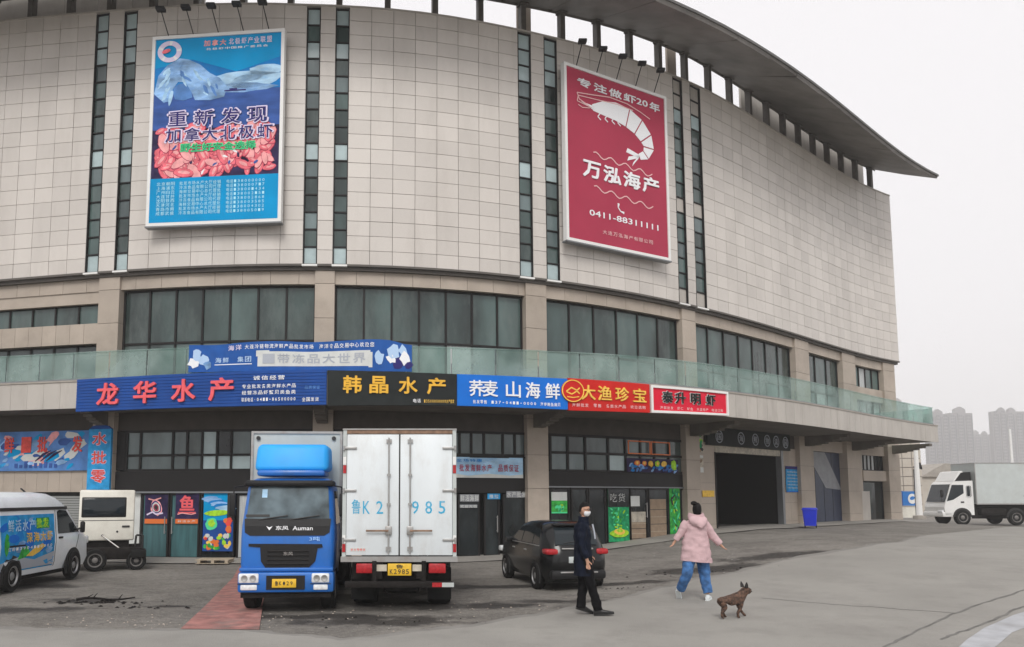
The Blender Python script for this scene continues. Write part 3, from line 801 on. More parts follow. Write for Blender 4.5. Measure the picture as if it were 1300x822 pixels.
# bay three: the shop with the green pictures
sa, sb = pil[2][1], pil[3][0]
e3 = [S(v, 560) for v in (698, 720, 742, 771, 793, 812, 830, 848, 868)]
zA, zB, zC = Z(780, 577), Z(780, 599), Z(780, 618)
def pn3(i, j):
    if j == 1: return ['glass_mid', 'glass_dark', 'glass_mid', 'glass_dark', 'glass_mid', 'glass_mid', 'glass_mid', 'glass_dark'][i]
    return ['glass_mid', 'glass_mid', 'glass_dark', 'glass_light', 'glass_dark', 'glass_dark', 'glass_dark', 'glass_dark'][i]
glazed(e3, [zB, zA, zt-.02], SO, pane=pn3, fw=.09)
b = MB()
for (p0, p1) in ((S(795, 560), S(823, 560)), (S(824, 560), S(848, 560))):
    for q in (p0, p1-.04): b.wall(q, q+.04, zA+.03, zt-.1, SO+.07, SO+.10, 'orange')
    for z in (zA+.03, zt-.14): b.wall(p0+.04, p1-.04, z, z+.04, SO+.07, SO+.10, 'orange')
b.build('window_frame', bld)
b = MB(); b.wall(sa, sb, zC, zB-.05, -.5, -.30, 'frame'); b.wall(sa, sb, zC-.05, zC, -.5, -.25, 'frame_grey'); b.wall(S(868, 560)+.04, sb+.1, 0, zt, -.5, -.33, 'frame'); b.build('shop_fascia', bld)
zd = zC-.06
for k, (p0, p1, m) in enumerate([(698, 723, 'green_glow'), (725, 746, 'glass_shop'), (747, 769, 'glass_shop'), (771, 798, 'glass_shop'), (800, 822, 'glass_shop'), (823, 849, 'glass_shop'), (851, 871, 'glass_shop')]):
    a, c = S(p0, 660), S(p1, 660); g = gbase((a+c)/2)
    door(a, c, zd, 'glass_shop' if k == 0 else m, handle=1 if k == 4 else None, rails=(g+.9,) if k in (1,) else ())
b = MB(); b.wall(sa, sb, 0, zd, -1.4, -1.3, 'interior'); b.wall(sa, sb, gbase(sa)-.3, gbase(sa)+.02, -.5, -.3, 'frame'); b.build('shop_interior', bld)

# gate bay
sa, sb = pil[3][1], pil[4][0]
g0, g1 = S(908, 640), S(991, 640); zg = Z(950, 577)
b = MB()
def blocks(bm_, a, c, z0, z1, d0, d1, m='stone', bw=.9, bh=.75):
    nu = max(1, round((c-a)/bw)); nv = max(1, round((z1-z0)/bh))
    for i in range(nu):
        for j in range(nv):
            bm_.tone = random.random(); bm_.wall(a+(c-a)*i/nu+.006, a+(c-a)*(i+1)/nu-.006, z0+(z1-z0)*j/nv+.006, z0+(z1-z0)*(j+1)/nv-.006, d0, d1, m)
blocks(b, sa, g0, .1, 4.22, -.5, -.3); blocks(b, g0, g1, zg+.5, 4.22, -.5, -.3); blocks(b, g1+.2, sb, .1, 4.22, -.5, -.3)
b.wall(sa, g0, .1, 4.22, -.6, -.32, 'joint'); b.wall(g0, g1+.2, zg+.5, 4.22, -.6, -.32, 'joint'); b.wall(g1+.2, sb, .1, 4.22, -.6, -.32, 'joint')
b.build('gate_wall', bld)
b = MB(); b.wall(g1, g1+.2, gbase(g1)-.2, 4.2, -.5, -.24, 'frame_grey'); b.wall(g0-.0, g1, zg, zg+.5, -.5, -.28, 'paper_dirty'); b.wall(g0-.05, g0, gbase(g0)-.2, zg, -.5, -.26, 'frame'); b.build('gate_frame', bld)
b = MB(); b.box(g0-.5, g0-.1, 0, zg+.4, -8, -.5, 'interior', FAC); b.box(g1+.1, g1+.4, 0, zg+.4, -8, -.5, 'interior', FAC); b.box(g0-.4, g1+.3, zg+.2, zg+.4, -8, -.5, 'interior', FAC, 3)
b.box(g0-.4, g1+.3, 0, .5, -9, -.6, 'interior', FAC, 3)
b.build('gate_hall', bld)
# blue door bay
sa, sb = pil[4][1], pil[5][0]
zt2 = Z(1050, 560)
b = MB(); b.wall(sa, sb, zt2, 4.22, -.6, -.3, 'stone'); b.build('shop_lintel', bld)
g = gbase(sa)
b = MB(); b.wall(sa, sb, g-.3, zt2, -.6, -.5, 'door_blue'); 
for q in div(sa, sb, 4)[1:-1]: b.wall(q-.012, q+.012, g, zt2, -.5, -.49, 'frame')
dM = lambda u_, v_, d_: FAC(u_, v_, d_)
W_ = sb-sa; zh = zt2-g
b.prism([(sa, zt2), (sa+.42*W_, zt2), (sb-.02, g+.42*zh), (sb-.02, g+.36*zh*1.0+.16), (sa+.55*W_, g+.42*zh), (sa, g+.86*zh)], -.50, -.485, 'door_grey', dM)
b.build('painted_door', bld)
# last bay
sa, sb = pil[5][1], pil[6][0]
zw0, zw1, zdd = Z(1105, 598), Z(1105, 567), Z(1105, 611)
qa = sa+.25*(sb-sa)*.8; g = gbase(sa)
b = MB(); b.wall(sa, sb, zw1+.02, 4.22, -.6, -.3, 'stone'); b.wall(sa, qa, .3, zw1+.02, -.6, -.3, 'stone'); b.wall(qa, sb, zdd, zw0, -.6, -.25, 'stone'); b.wall(sa-.1, sa+.45*(sb-sa)*.7, g-.3, g+1.55, -.3, -.15, 'fascia'); b.build('end_bay_wall', bld)
glazed(div(qa+.02, sb-.02, 6), [zw0+.02, zw1], -.45, pane=lambda i, j: 'curtain' if i in (0, 1, 2, 3) else 'glass_shop', fw=.08)
door(qa+.3, sb-.02, zdd-.02, 'glass_shop', off=-.5, handle=-1)
b = MB(); b.wall(qa, sb, g-.3, zdd, -1.2, -1.1, 'interior'); b.build('shop_interior', bld)
b = MB(); b.wall(0, LOW_END, -.4, .06, -.6, -.34, 'concrete', 1); b.build('plinth', bld)

# ================================================================== SHOP SIGNS ON THE CANOPY
SGO = lambda s: CAN(s)+.13
def sign_map(p0, p1):
    """p = (px, py_top, py_bottom) at either end -> width, height, map with u, v in metres"""
    s0, zt0 = F(p0[0], p0[1], SGO); _, zb0 = F(p0[0], p0[2], SGO)
    s1, zt1 = F(p1[0], p1[1], SGO); _, zb1 = F(p1[0], p1[2], SGO)
    W, H = s1-s0, ((zt0-zb0)+(zt1-zb1))/2
    def M(u, v, d):
        t = u/W; zb = zb0+(zb1-zb0)*t; h = (zt0-zb0)*(1-t)+(zt1-zb1)*t
        return FAC(s0+u, zb+v/H*h, CAN(s0+u)+.10+d)
    U = lambda px, py=500: sx(px, py, SGO)-s0
    return W, H, M, U
def sign_box(label, W, H, M, m, nu=8, depth=.12, name='shop_sign'):
    t = thing(name, label, 'sign'); b = MB(); b.box(0, W, 0, H, -depth, 0, m, M, nu); b.build('board', t); return t
def chars(t, M, items, vc, h, m, bold=.03, d=.05, w=None, shadow=None, name='character'):
    for c, u in items:
        b = MB(); ww = (w or h)
        if shadow: put_text(b, c, u-ww/2+.03, u+ww/2+.03, vc-h/2-.03, vc+h/2-.03, .001, .006, shadow, M, bold)
        put_text(b, c, u-ww/2, u+ww/2, vc-h/2, vc+h/2, .0 if not shadow else .008, d, m, M, bold); b.build(name, t)

W, H, M, U = sign_map((97, 482, 523), (415, 469, 514))
t = thing('shop_sign', 'wide blue slatted shop sign with four red characters over the left shop', 'sign')
b = MB(); b.box(0, W, 0, H, -.12, -.02, 'sign_blue', M, 14); b.build('board', t)
n = 11; b = MB()
for i in range(n): b.box(0, W, H*i/n+.008, H*(i+1)/n-.008, -.02, 0, 'sign_blue', M, 14)
b.build('slats', t)
chars(t, M, [(c, U(x)) for c, x in zip('龙华水产', (137, 184, 233, 281))], H*.50, .70, 'red_letter', .045, .07, .74)
b = MB()
put_row(b, '诚信经营', U(320), U(362), H*.80, .13, .0, .012, 'white_letter', M)
put_row(b, '专业批发各类海鲜水产品', U(306), U(376), H*.56, .12, .0, .012, 'white_letter', M)
put_row(b, '经营冻品虾蟹贝类鱼类', U(306), U(376), H*.38, .12, .0, .012, 'white_letter', M)
put_row(b, '联系电话:0411-86500000', U(306), U(376), H*.18, .12, .0, .012, 'white_letter', M)
put_row(b, '全国发货', U(383), U(405), H*.16, .12, .0, .012, 'white_letter', M)
put_row(b, '品质保证', U(386), U(406), H*.5, .10, .0, .006, 'ice_dark', M)
b.build('small_print', t, kind='stuff')

W, H, M, U = sign_map((416, 470, 515), (580, 475, 515))
t = sign_box('black shop sign with four golden characters between two blue signs', W, H, M, 'sign_black')
chars(t, M, [(c, U(x)) for c, x in zip('韩晶水产', (447, 481, 518, 554))], H*.60, .52, 'gold_letter', .04, .04, .52)
b = MB(); put_row(b, '电话', U(524), U(535), H*.14, .12, 0, .01, 'white_letter', M); put_row(b, '13500000000水产批发', U(538), U(577), H*.13, .12, 0, .01, 'yellow_letter', M); b.build('small_print', t, kind='stuff')

W, H, M, U = sign_map((581, 475, 515), (721, 481, 520))
t = sign_box('bright blue shop sign with white characters, right of the black sign', W, H, M, 'sign_azure')
chars(t, M, [('荞', U(606)), ('麦', U(623)), ('山', U(652)), ('海', U(677)), ('鲜', U(702))], H*.57, .50, 'white_letter', .03, .03, .43)
b = MB(); put_row(b, '批发零售 137-0411-0000 海参鲍鱼扇贝', U(600), U(712), H*.14, .11, 0, .01, 'white_letter', M); b.build('small_print', t, kind='stuff')

W, H, M, U = sign_map((722, 480, 521), (825, 488, 524))
t = sign_box('red shop sign with yellow characters and round fish emblem, next to the bright blue sign', W, H, M, 'sign_red')
chars(t, M, [(c, U(x)) for c, x in zip('大渔珍宝', (747, 768, 790, 812))], H*.58, .46, 'yellow_letter', .025, .04, .44)
b = MB(); put_row(b, '海鲜批发 零售 各类水产品 欢迎选购', U(726), U(820), H*.17, .11, 0, .01, 'pink_line', M); b.build('small_print', t, kind='stuff')
b = MB(); cu, cv = U(727), H*.60
b.ellipse(cu, cv, .34, .34, 0, .05, 'sign_red', M, n=22)
for k in range(22):
    a0, a1 = 2*math.pi*k/22, 2*math.pi*(k+1)/22
    b.prism([(cu+r*math.cos(a), cv+r*math.sin(a)) for r, a in ((.31, a0), (.34, a0), (.34, a1), (.31, a1))], .05, .062, 'yellow_letter', M)
b.stroke([(cu-.2, cv-.02), (cu-.05, cv+.1), (cu+.12, cv+.02), (cu+.2, cv+.1)], .035, .05, .06, 'yellow_letter', M)
b.stroke([(cu-.2, cv-.03), (cu-.04, cv-.1), (cu+.12, cv+.0), (cu+.2, cv-.08)], .035, .05, .06, 'yellow_letter', M)
b.stroke([(cu-.18, cv-.18), (cu, cv-.2), (cu+.18, cv-.17)], .03, .05, .06, 'yellow_letter', M)
b.build('emblem', t)

W, H, M, U = sign_map((826, 489, 524), (924, 498, 528))
t = sign_box('crimson shop sign in a white frame with dark characters, rightmost on the canopy', W, H, M, 'sign_crimson')
b = MB(); fw = .075
b.box(0, W, 0, fw, -.12, .05, 'white_paint', M, 6); b.box(0, W, H-fw, H, -.12, .05, 'white_paint', M, 6); b.box(0, fw, fw, H-fw, -.1, .05, 'white_paint', M); b.box(W-fw, W, fw, H-fw, -.1, .05, 'white_paint', M); b.build('sign_frame', t)
for c, x in zip('泰升明虾', (848, 864, 883, 902)):
    b = MB(); u = U(x); put_text(b, c, u-.23, u+.23, H*.36, H*.84, 0, .02, 'paper', M, .07); put_text(b, c, u-.21, u+.21, H*.38, H*.82, .022, .05, 'sign_black', M, .03); b.build('character', t)
b = MB(); put_row(b, '海鲜批发 虾仁 鱿鱼 大连特产 电话订购', U(838), U(918), H*.20, .10, 0, .01, 'pink_line', M); b.build('small_print', t, kind='stuff')

# blue banner hung on the glass railing
t = thing('banner', 'blue printed banner tied along the glass railing above the slatted sign', 'banner')
s0, zt0 = F(237, 437, SGO); _, zb0 = F(237, 474, SGO); s1, zt1 = F(524, 431, SGO); _, zb1 = F(524, 473, SGO)
W, H = s1-s0, .93
def MBn(u, v, d):
    q = u/W; zb = zb0*(1-q)+zb1*q+.05; zt = zt0*(1-q)+zt1*q-.03*math.sin(u*2.1)
    zt = min(zt, zb0+1.0-.16*smooth((q-.85)/.15)*1.5+.1)
    return FAC(s0+u, zb+v/H*(zt-zb), CAN(s0+u)-.04+d+.02*math.sin(u*5)*v)
UB = lambda px: sx(px, 455, SGO)-s0
b = MB(); b.box(0, W, 0, H, -.02, 0, 'banner_blue', MBn, 30); b.build('cloth', t)
b = MB()
put_row(b, '大连冷链物流海鲜产品批发市场 海洋食品交易中心欢迎您', UB(308), UB(476), H*.84, .14, 0, .008, 'white_letter', MBn)
put_row(b, '海鲜 集团', UB(270), UB(318), H*.42, .18, 0, .008, 'pale_blue_letter', MBn, .03); b.box(UB(270), UB(318), H*.24, H*.27, 0, .008, 'white_letter', MBn, 4)
put_row(b, '海洋', UB(286), UB(305), H*.84, .18, 0, .008, 'lilac', MBn, .03)
b.box(UB(325), UB(470), H*.16, H*.66, 0, .006, 'paper', MBn, 12)
b.box(UB(323), UB(340), H*.50, H*.70, 0, .007, 'paper', MBn, 2); b.box(UB(468), UB(473), H*.12, H*.6, 0, .007, 'paper', MBn)
put_row(b, '一带冻品大世界', UB(330), UB(466), H*.42, .30, .007, .014, 'grey_letter', MBn, .035)
b.build('lettering', t, kind='stuff')
b = MB(); random.seed(4)
for (px, vc, r) in [(243, .35, .18), (247, .62, .16), (256, .45, .18), (261, .25, .14), (482, .42, .17), (497, .4, .14), (501, .62, .2), (507, .3, .18), (515, .5, .2), (520, .25, .14), (512, .78, .14)]:
    b.ellipse(UB(px), H*vc, r*.85, r*1.1, .006, .010+random.random()*.004, random.choice(['white_letter', 'ice', 'pale_blue_letter', 'purple_ink']), MBn, n=11, jit=.3)
b.build('print', t, kind='stuff')

# ================================================================== BILLBOARDS
def board_map(p):
    """p = photo corners: top-left, top-right, bottom-left, bottom-right"""
    o = .42; (sa, za), (sb, zb), (sc, zc), (sd, zd) = [F(x, y, o) for x, y in p]
    s_l, s_r = (sa+sc)/2, (sb+sd)/2; A, B = Vector((*FP(s_l, o), 0)), Vector((*FP(s_r, o), 0))
    z0, z1 = (zc+zd)/2, (za+zb)/2
    W = (B-A).length; M = PlaneMap((A.x, A.y, z0), B-A); return W, z1-z0, M
def billboard(label, W, H, M, facing, frame='white_paint'):
    t = thing('billboard', label, 'billboard')
    b = MB(); b.box(.08, W-.08, .08, H-.08, -.14, -.06, 'frame_grey', M); b.build('backing', t)
    b = MB(); f = .11
    b.box(0, W, 0, f, -.16, .04, frame, M); b.box(0, W, H-f, H, -.16, .04, frame, M); b.box(0, f, f, H-f, -.16, .04, frame, M); b.box(W-f, W, f, H-f, -.16, .04, frame, M)
    b.box(-.02, W+.02, -.05, -.001, -.2, .06, 'frame_grey', M)
    for u in (W*.2, W*.5, W*.8):
        for v in (.6, H-.6): b.box(u-.04, u+.04, v-.04, v+.04, -.60, -.14, 'steel', M)
    b.build('sign_frame', t)
    b = MB(); b.box(f, W-f, f, H-f, -.06, 0, facing, M); b.build('poster', t)
    for k in range(5):
        u = W*(.12+.19*k); l = MB()
        l.tube(M(u, H-.05, -.05), M(u-.08, H+.62, .42), .018, n=6, m='black_plastic'); l.tube(M(u-.02, H-.0, -.05), M(u-.02, H+.1, -.3), .02, n=6, m='black_plastic'); lo = l.build('spotlight', t)
        h = MB(); c = Vector(M(u-.09, H+.68, .46)); h.rbox(c.x-.15, c.x+.15, c.y-.10, c.y+.12, c.z-.06, c.z+.06, .025, 'black_plastic'); h.build('lamp_head', lo)
    return t
# 1: blue poster with the iceberg and the shrimps
W, H, M = board_map([(193, 47), (359, 38), (187, 290), (360, 280)])
t = billboard('tall blue shrimp billboard with iceberg picture, on the left part of the tiled wall', W, H, M, 'poster_cyan')
f = .11; X = lambda q: f+(W-2*f)*q; Y = lambda q: f+(H-2*f)*q      # 0..1 inside the frame
def layer(mb, x0, x1, y0, y1, d, m): mb.box(X(x0), X(x1), Y(y0), Y(y1), .0, d, m, M)
b = MB(); layer(b, 0, 1, .64, .90, .004, 'poster_sky'); layer(b, 0, 1, .56, .70, .008, 'poster_sea'); layer(b, 0, 1, .235, .50, .008, 'poster_dark'); layer(b, 0, 1, .50, .56, .009, 'poster_sea')
b.prism([(X(.0), Y(.84)), (X(.3), Y(.88)), (X(.65), Y(.80)), (X(1), Y(.87)), (X(1), Y(.905)), (X(0), Y(.905))], .004, .007, 'poster_cyan', M)
random.seed(11)
for (cx_, cy_, a_, b_, r_) in [(.62, .76, .22, .035, .1), (.80, .75, .2, .04, .1), (.88, .80, .12, .03, 0), (.66, .71, .28, .025, 0)]:
    b.ellipse(X(cx_), Y(cy_), a_*W, b_*H, .006, .009, 'ice_light' if cy_ > .74 else 'ice', M, r_, 18, .12)
b.build('sky_print', t)
b = MB()
ice = [(.0, .70), (.03, .80), (.10, .855), (.20, .89), (.27, .88), (.36, .85), (.44, .80), (.52, .77), (.58, .72), (.56, .665), (.45, .65), (.33, .655), (.30, .70), (.25, .755), (.19, .76), (.15, .72), (.14, .66), (.08, .65)]
b.prism([(X(a), Y(c)) for a, c in ice], .01, .014, 'ice', M)
for pts, m in [([(.20, .75), (.25, .75), (.30, .70), (.31, .67), (.24, .655), (.17, .665), (.15, .70), (.16, .73)], 'ice_dark')]:
    b.prism([(X(a), Y(c)) for a, c in pts], .014, .017, m, M)
random.seed(14)
for k in range(38):        # soft streaks of snow and shade down the flanks
    u, v = random.uniform(.06, .5), random.uniform(.67, .86)
    if v > .88-.55*max(0, u-.22)-.3*max(0, .15-u) or (.14 < u < .31 and v < .75): continue
    b.ellipse(X(u), Y(v), random.uniform(.10, .26), random.uniform(.03, .07), .014, .0172+.00008*k, random.choice(['ice_light', 'ice', 'ice_light', 'ice_dark']), M, R(random.uniform(-75, -30) if u > .22 else random.uniform(40, 80)), 10, .2)
b.box(X(.56), X(.73), Y(.693), Y(.70), .01, .015, 'purple_ink', M); b.box(X(.60), X(.66), Y(.70), Y(.708), .01, .015, 'purple_ink', M)
b.build('iceberg_print', t)
b = MB(); random.seed(21)
for i in range(210):
    u, v = random.uniform(.06, .94), random.uniform(.26, .50 if random.random() < .5 else .56)
    if v > .50 and .12 < u < .86: continue
    a_ = random.uniform(.15, .37); q_ = random.uniform(.36, .55); r_ = random.uniform(0, 3.14); d_ = .012+.00012*i
    b.ellipse(X(u), Y(v), a_*1.06, a_*q_*1.12, .01, d_, 'petal_dark', M, r_, 12, .04)
    b.ellipse(X(u), Y(v)+.01, a_, a_*q_, .01, d_+.00004, random.choice(['petal', 'petal', 'petal_light']), M, r_, 12, .05)
    b.ellipse(X(u)+.02, Y(v)+.02, a_*.6, a_*q_*.4, .01, d_+.00008, 'petal_light', M, r_, 10, .08)
    if random.random() < .25: b.ellipse(X(u)+.1, Y(v)-.05, .09, .04, .01, d_+.00011, random.choice(['poster_dark', 'poster_sea', 'white_letter']), M, r_+1, 8, .3)
b.build('shrimp_print', t)
b = MB()
tt = [('重', .20), ('新', .41), ('发', .62), ('现', .83)]; tb = [('加', .17), ('拿', .32), ('大', .46), ('北', .60), ('极', .745), ('虾', .89)]
for lst, y, h, w in ((tt, .555, .088, .165), (tb, .465, .078, .135)):
    for c, x in lst:
        put_text(b, c, X(x-w/2-.006), X(x+w/2+.006), Y(y-h/2-.004), Y(y+h/2+.004), .045, .050, 'lilac', M, .075)
        put_text(b, c, X(x-w/2+.008), X(x+w/2-.008), Y(y-h/2+.003), Y(y+h/2-.003), .052, .058, 'purple_ink', M, .018)
b.build('headline', t)
b = MB()
for c, x in zip('野生好安全选择', [.27+.085*k for k in range(7)]):
    put_text(b, c, X(x-.043), X(x+.043), Y(.372), Y(.418), .045, .050, 'green_ink', M, .09); put_text(b, c, X(x-.034), X(x+.034), Y(.377), Y(.413), .052, .056, 'green_dark', M, .0)
b.build('slogan', t)
b = MB(); layer(b, 0, 1, 0, .235, .046, 'poster_cyan')
for r in range(8):
    y = .205-.0225*r
    put_row(b, ['北京朝阳', '上海浦东', '广州白云', '大连甘井', '沈阳铁西', '天津河北', '青岛市南', '成都武侯'][r], X(.05), X(.20), Y(y), .125, .047, .052, 'table_ink', M, .014)
    put_row(b, ['批发市场水产大厅经销', '冷冻食品有限公司代理', '海鲜交易中心总代理处'][r % 3], X(.23), X(.56), Y(y), .125, .047, .052, 'table_ink', M, .014)
    put_row(b, '电话13800%04d' % (r*717), X(.60), X(.90), Y(y), .12, .047, .052, 'table_ink', M, .014)
b.build('dealer_table', t, kind='stuff')
b = MB(); cu, cv = X(.115), Y(.93)
for k in range(24):
    a0, a1 = 2*math.pi*k/24, 2*math.pi*(k+1)/24
    b.prism([(cu+r*1.12*math.cos(a), cv+r*math.sin(a)) for r, a in ((.22, a0), (.38, a0), (.38, a1), (.22, a1))], .018, .024, 'lilac' if k % 5 else 'white_letter', M)
b.ellipse(cu-.12, cv+.02, .16, .07, .024, .028, 'petal', M, .3, 10)
b.build('logo', t)
b = MB(); put_row(b, '加拿大', X(.38), X(.57), Y(.965), .22, .002, .008, 'petal_light', M, .05); put_row(b, '北极虾产业联盟', X(.58), X(.93), Y(.967), .22, .002, .008, 'lilac', M, .04)
put_row(b, '北极虾中国推广委员会', X(.40), X(.90), Y(.932), .08, .002, .008, 'white_letter', M)
b.build('heading', t)

# 2: dark red poster with the white shrimp
W, H, M = board_map([(714, 83), (846, 120), (720, 305), (850, 332)])
t = billboard('dark red seafood billboard with white shrimp drawing, right part of tiled wall', W, H, M, 'maroon')
X = lambda q: f+(W-2*f)*q; Y = lambda q: f+(H-2*f)*q
b = MB()
for c, x in [('专', .17), ('注', .33), ('做', .48), ('虾', .63)]: put_text(b, c, X(x-.065), X(x+.065), Y(.905), Y(.955), .002, .02, 'white_letter', M, .05)
put_text(b, '20', X(.70), X(.82), Y(.91), Y(.95), .002, .02, 'white_letter', M, .04); put_text(b, '年', X(.84), X(.95), Y(.90), Y(.955), .002, .02, 'white_letter', M, .05)
b.build('heading', t)
b = MB()      # the shrimp: five body plates curling round to the tail
ctr = [(.25, .80), (.36, .815), (.48, .82), (.60, .805), (.71, .77), (.79, .715), (.82, .66), (.79, .61), (.72, .585)]
wd = [.045, .105, .135, .148, .142, .125, .098, .07, .045]
def off_pt(i, sgn, sh=0):
    a = ctr[max(0, i-1)]; c = ctr[min(len(ctr)-1, i+1)]; dx, dy = (c[0]-a[0])*(W-2*f), (c[1]-a[1])*(H-2*f); L = math.hypot(dx, dy)
    return (X(ctr[i][0])-dy/L*wd[i]*sgn*W*.52+dx/L*sh, Y(ctr[i][1])+dx/L*wd[i]*sgn*W*.52+dy/L*sh)
segs = [(0, 1), (1, 3), (3, 4), (4, 5), (5, 6), (6, 7), (7, 8)]
for a, c in segs:
    up = [off_pt(i, 1) for i in range(a, c+1)]; dn = [off_pt(i, -1) for i in range(a, c+1)]
    if a >= 3: up[0] = off_pt(a, 1, .05); dn[0] = off_pt(a, -1, .05)
    b.prism(up+dn[::-1], .002, .014, 'white_letter', M)
for k, (dx, dy) in enumerate([(-.12, .02), (-.11, -.03), (-.06, -.055)]):
    b.prism([(X(.72), Y(.595)), (X(.715+dx), Y(.585+dy+.012)), (X(.70+dx), Y(.58+dy-.01)), (X(.71), Y(.575))], .002, .014, 'white_letter', M)
b.prism([(X(.26), Y(.81)), (X(.14), Y(.815)), (X(.26), Y(.785))], .002, .014, 'white_letter', M)
for x0 in (.33, .40, .47, .53): b.stroke([(X(x0), Y(.785)), (X(x0-.03), Y(.755)), (X(x0+.0), Y(.74))], .04, .002, .012, 'white_letter', M)
b.stroke([(X(.22), Y(.80)), (X(.12), Y(.825)), (X(.10), Y(.86)), (X(.25), Y(.875)), (X(.42), Y(.895)), (X(.6), Y(.89)), (X(.74), Y(.865)), (X(.84), Y(.84))], .035, .014, .022, 'pink_line', M)
b.stroke([(X(.24), Y(.795)), (X(.10), Y(.81)), (X(.11), Y(.845)), (X(.30), Y(.855)), (X(.5), Y(.867)), (X(.66), Y(.86))], .03, .014, .022, 'pink_line', M)
b.stroke([(X(.22), Y(.79)), (X(.15), Y(.78)), (X(.11), Y(.79))], .03, .014, .022, 'pink_line', M)
b.build('shrimp_drawing', t)
b = MB()
for y in (.525, .325):
    b = MB(); pts = [(X(.25+.6*k/24), Y(y+.014*math.sin(k*1.05+.6)-.035*k/24)) for k in range(25)]; b.stroke(pts, .04, .002, .012, 'pink_line', M); b.build('wave_line', t)
for c, x in zip('万泓海产', (.23, .43, .63, .83)):
    p = MB(); put_text(p, c, X(x-.088), X(x+.088), Y(.375), Y(.475), .002, .03, 'white_letter', M, .05); p.build('character', t)
b = MB(); put_text(b, '0411-88311111', X(.20), X(.90), Y(.155), Y(.19), .002, .014, 'white_letter', M, .03); put_row(b, '大连万泓海产有限公司', X(.32), X(.84), Y(.075), .15, .002, .014, 'pink_line', M, .02)
b.build('phone_number', t, kind='stuff'); b = MB(); b.stroke([(X(.49), Y(.265)), (X(.485), Y(.24)), (X(.51), Y(.22)), (X(.545), Y(.215))], [.09, .04, .04, .09], .002, .012, 'white_letter', M); b.build('phone_symbol', t)

# ================================================================== GROUND FLOOR SIGNS AND POSTERS
def wall_map(p, off):
    (sa, za), (sb, zb), (sc, zc), (sd, zd) = [F(x, y, off) for x, y in p]
    s0, s1 = (sa+sc)/2, (sb+sd)/2; z0, z1 = (zc+zd)/2, (za+zb)/2
    return s1-s0, z1-z0, (lambda u, v, d: FAC(s0+u, z0+v, off+d)), s0
def rectp(x0, x1, y0, y1): return [(x0, y0), (x1, y0), (x0, y1), (x1, y1)]
W, H, M, s0 = wall_map(rectp(-20, 112, 548, 598), -.2)
t = thing('wall_sign', 'long painted fish sign with red characters over the shutter behind the white van', 'sign')
b = MB(); b.box(0, W, 0, H, -.08, 0, 'ice_dark', M, 4); b.build('board', t)
b = MB(); random.seed(5)
for i in range(46):
    u, v = random.uniform(.3, W-.3), random.uniform(.15, H-.15); a_ = random.uniform(.12, .4)
    b.ellipse(u, v, a_, a_*.4, .0, .004+i*.0002, random.choice(['poster_sea', 'ice', 'paper', 'paper', 'poster_cyan', 'poster_blue', 'petal_light']), M, random.uniform(-.2, .7), 9, .25)
for k in range(3):
    u = W-1.75+.22*k; b.stroke([(u-.32, .32), (u, .55), (u+.3, .68)], [.03, .10, .02], .015, .02, 'poster_dark', M)
for k in range(9):
    u = W-2.9+.20*k; b.box(u, u+.12, .10, .10+random.uniform(.1, .22), .014, .02, 'poster_sea', M)
b.build('painting', t)
b = MB()
for c, u in zip('海鲜一批发', (.35, 1.05, 1.75, 2.4, W-.42)): put_text(b, c, u-.2, u+.2, H*.46, H*.86, .018, .03, 'red_ink', M, .05)
b.build('lettering', t, kind='stuff')
W, H, M, s0 = wall_map([(113, 545), (141, 545), (110, 622), (139, 622)], .0)
t = thing('hanging_sign', 'narrow upright blue sign with red characters in front of the leftmost pillar', 'sign')
b = MB(); b.box(0, W, 0, H, -.09, 0, 'poster_blue', M); b.prism([(W*.0, H), (W*.15, H+.1), (W*.5, H+.16), (W*.85, H+.1), (W, H)], -.08, 0, 'sign_blue', M); b.build('board', t)
for k, c in enumerate('水批零'):
    vc = H*(.84-.31*k); p = MB(); put_text(p, c, W*.16, W*.84, vc-H*.115, vc+H*.115, .002, .010, 'lilac', M, .09); put_text(p, c, W*.18, W*.82, vc-H*.105, vc+H*.105, .012, .022, 'red_ink', M, .03); p.build('character', t)
# posters on the doors of the left shop
def poster(label, px, off=-.315, base='maroon', name='poster', cat='poster'):
    W, H, M, s0 = wall_map(px, off); t = thing(name, label, cat)
    b = MB(); b.box(0, W, 0, H, -.012, 0, base, M, 1); b.build('sheet', t); return W, H, M, t
W, H, M, t = poster('dark purple poster of a shellfish with an orange strip, on the left glass door', rectp(184, 213, 628, 665), base='poster_dark')
b = MB(); b.box(.01, W-.01, .0, H*.16, 0, .006, 'orange', M); random.seed(3)
for k in range(5): b.ellipse(W*.5, H*.55, .20-.035*k, .26-.045*k, 0, .003+.003*k, ['petal_light', 'purple_ink', 'paper', 'petal_dark', 'ink'][k], M, .4, 14, .1)
b.stroke([(W*.1, H*.3), (W*.35, H*.4), (W*.5, H*.32), (W*.8, H*.36)], .05, 0, .01, 'lilac', M); b.stroke([(W*.15, H*.85), (W*.4, H*.8), (W*.7, H*.88)], .04, 0, .01, 'petal_light', M)
b.build('print', t, kind='stuff')
W, H, M, t = poster('dark poster with large red characters and an orange strip, on the second glass door', rectp(223, 252, 626, 665), base='poster_dark')
b = MB(); b.box(.01, W-.01, .0, H*.15, 0, .006, 'orange', M); put_row(b, '鲜活水产', W*.1, W*.9, H*.075, .07, .006, .01, 'paper', M)
put_text(b, '鱼', W*.18, W*.82, H*.42, H*.92, .0, .012, 'red_letter', M, .05); b.box(W*.12, W*.88, H*.33, H*.38, 0, .01, 'red_letter', M); b.stroke([(W*.1, H*.3), (W*.3, H*.34), (W*.7, H*.3), (W*.9, H*.34)], .03, 0, .01, 'petal_light', M)
b.build('print', t, kind='stuff')
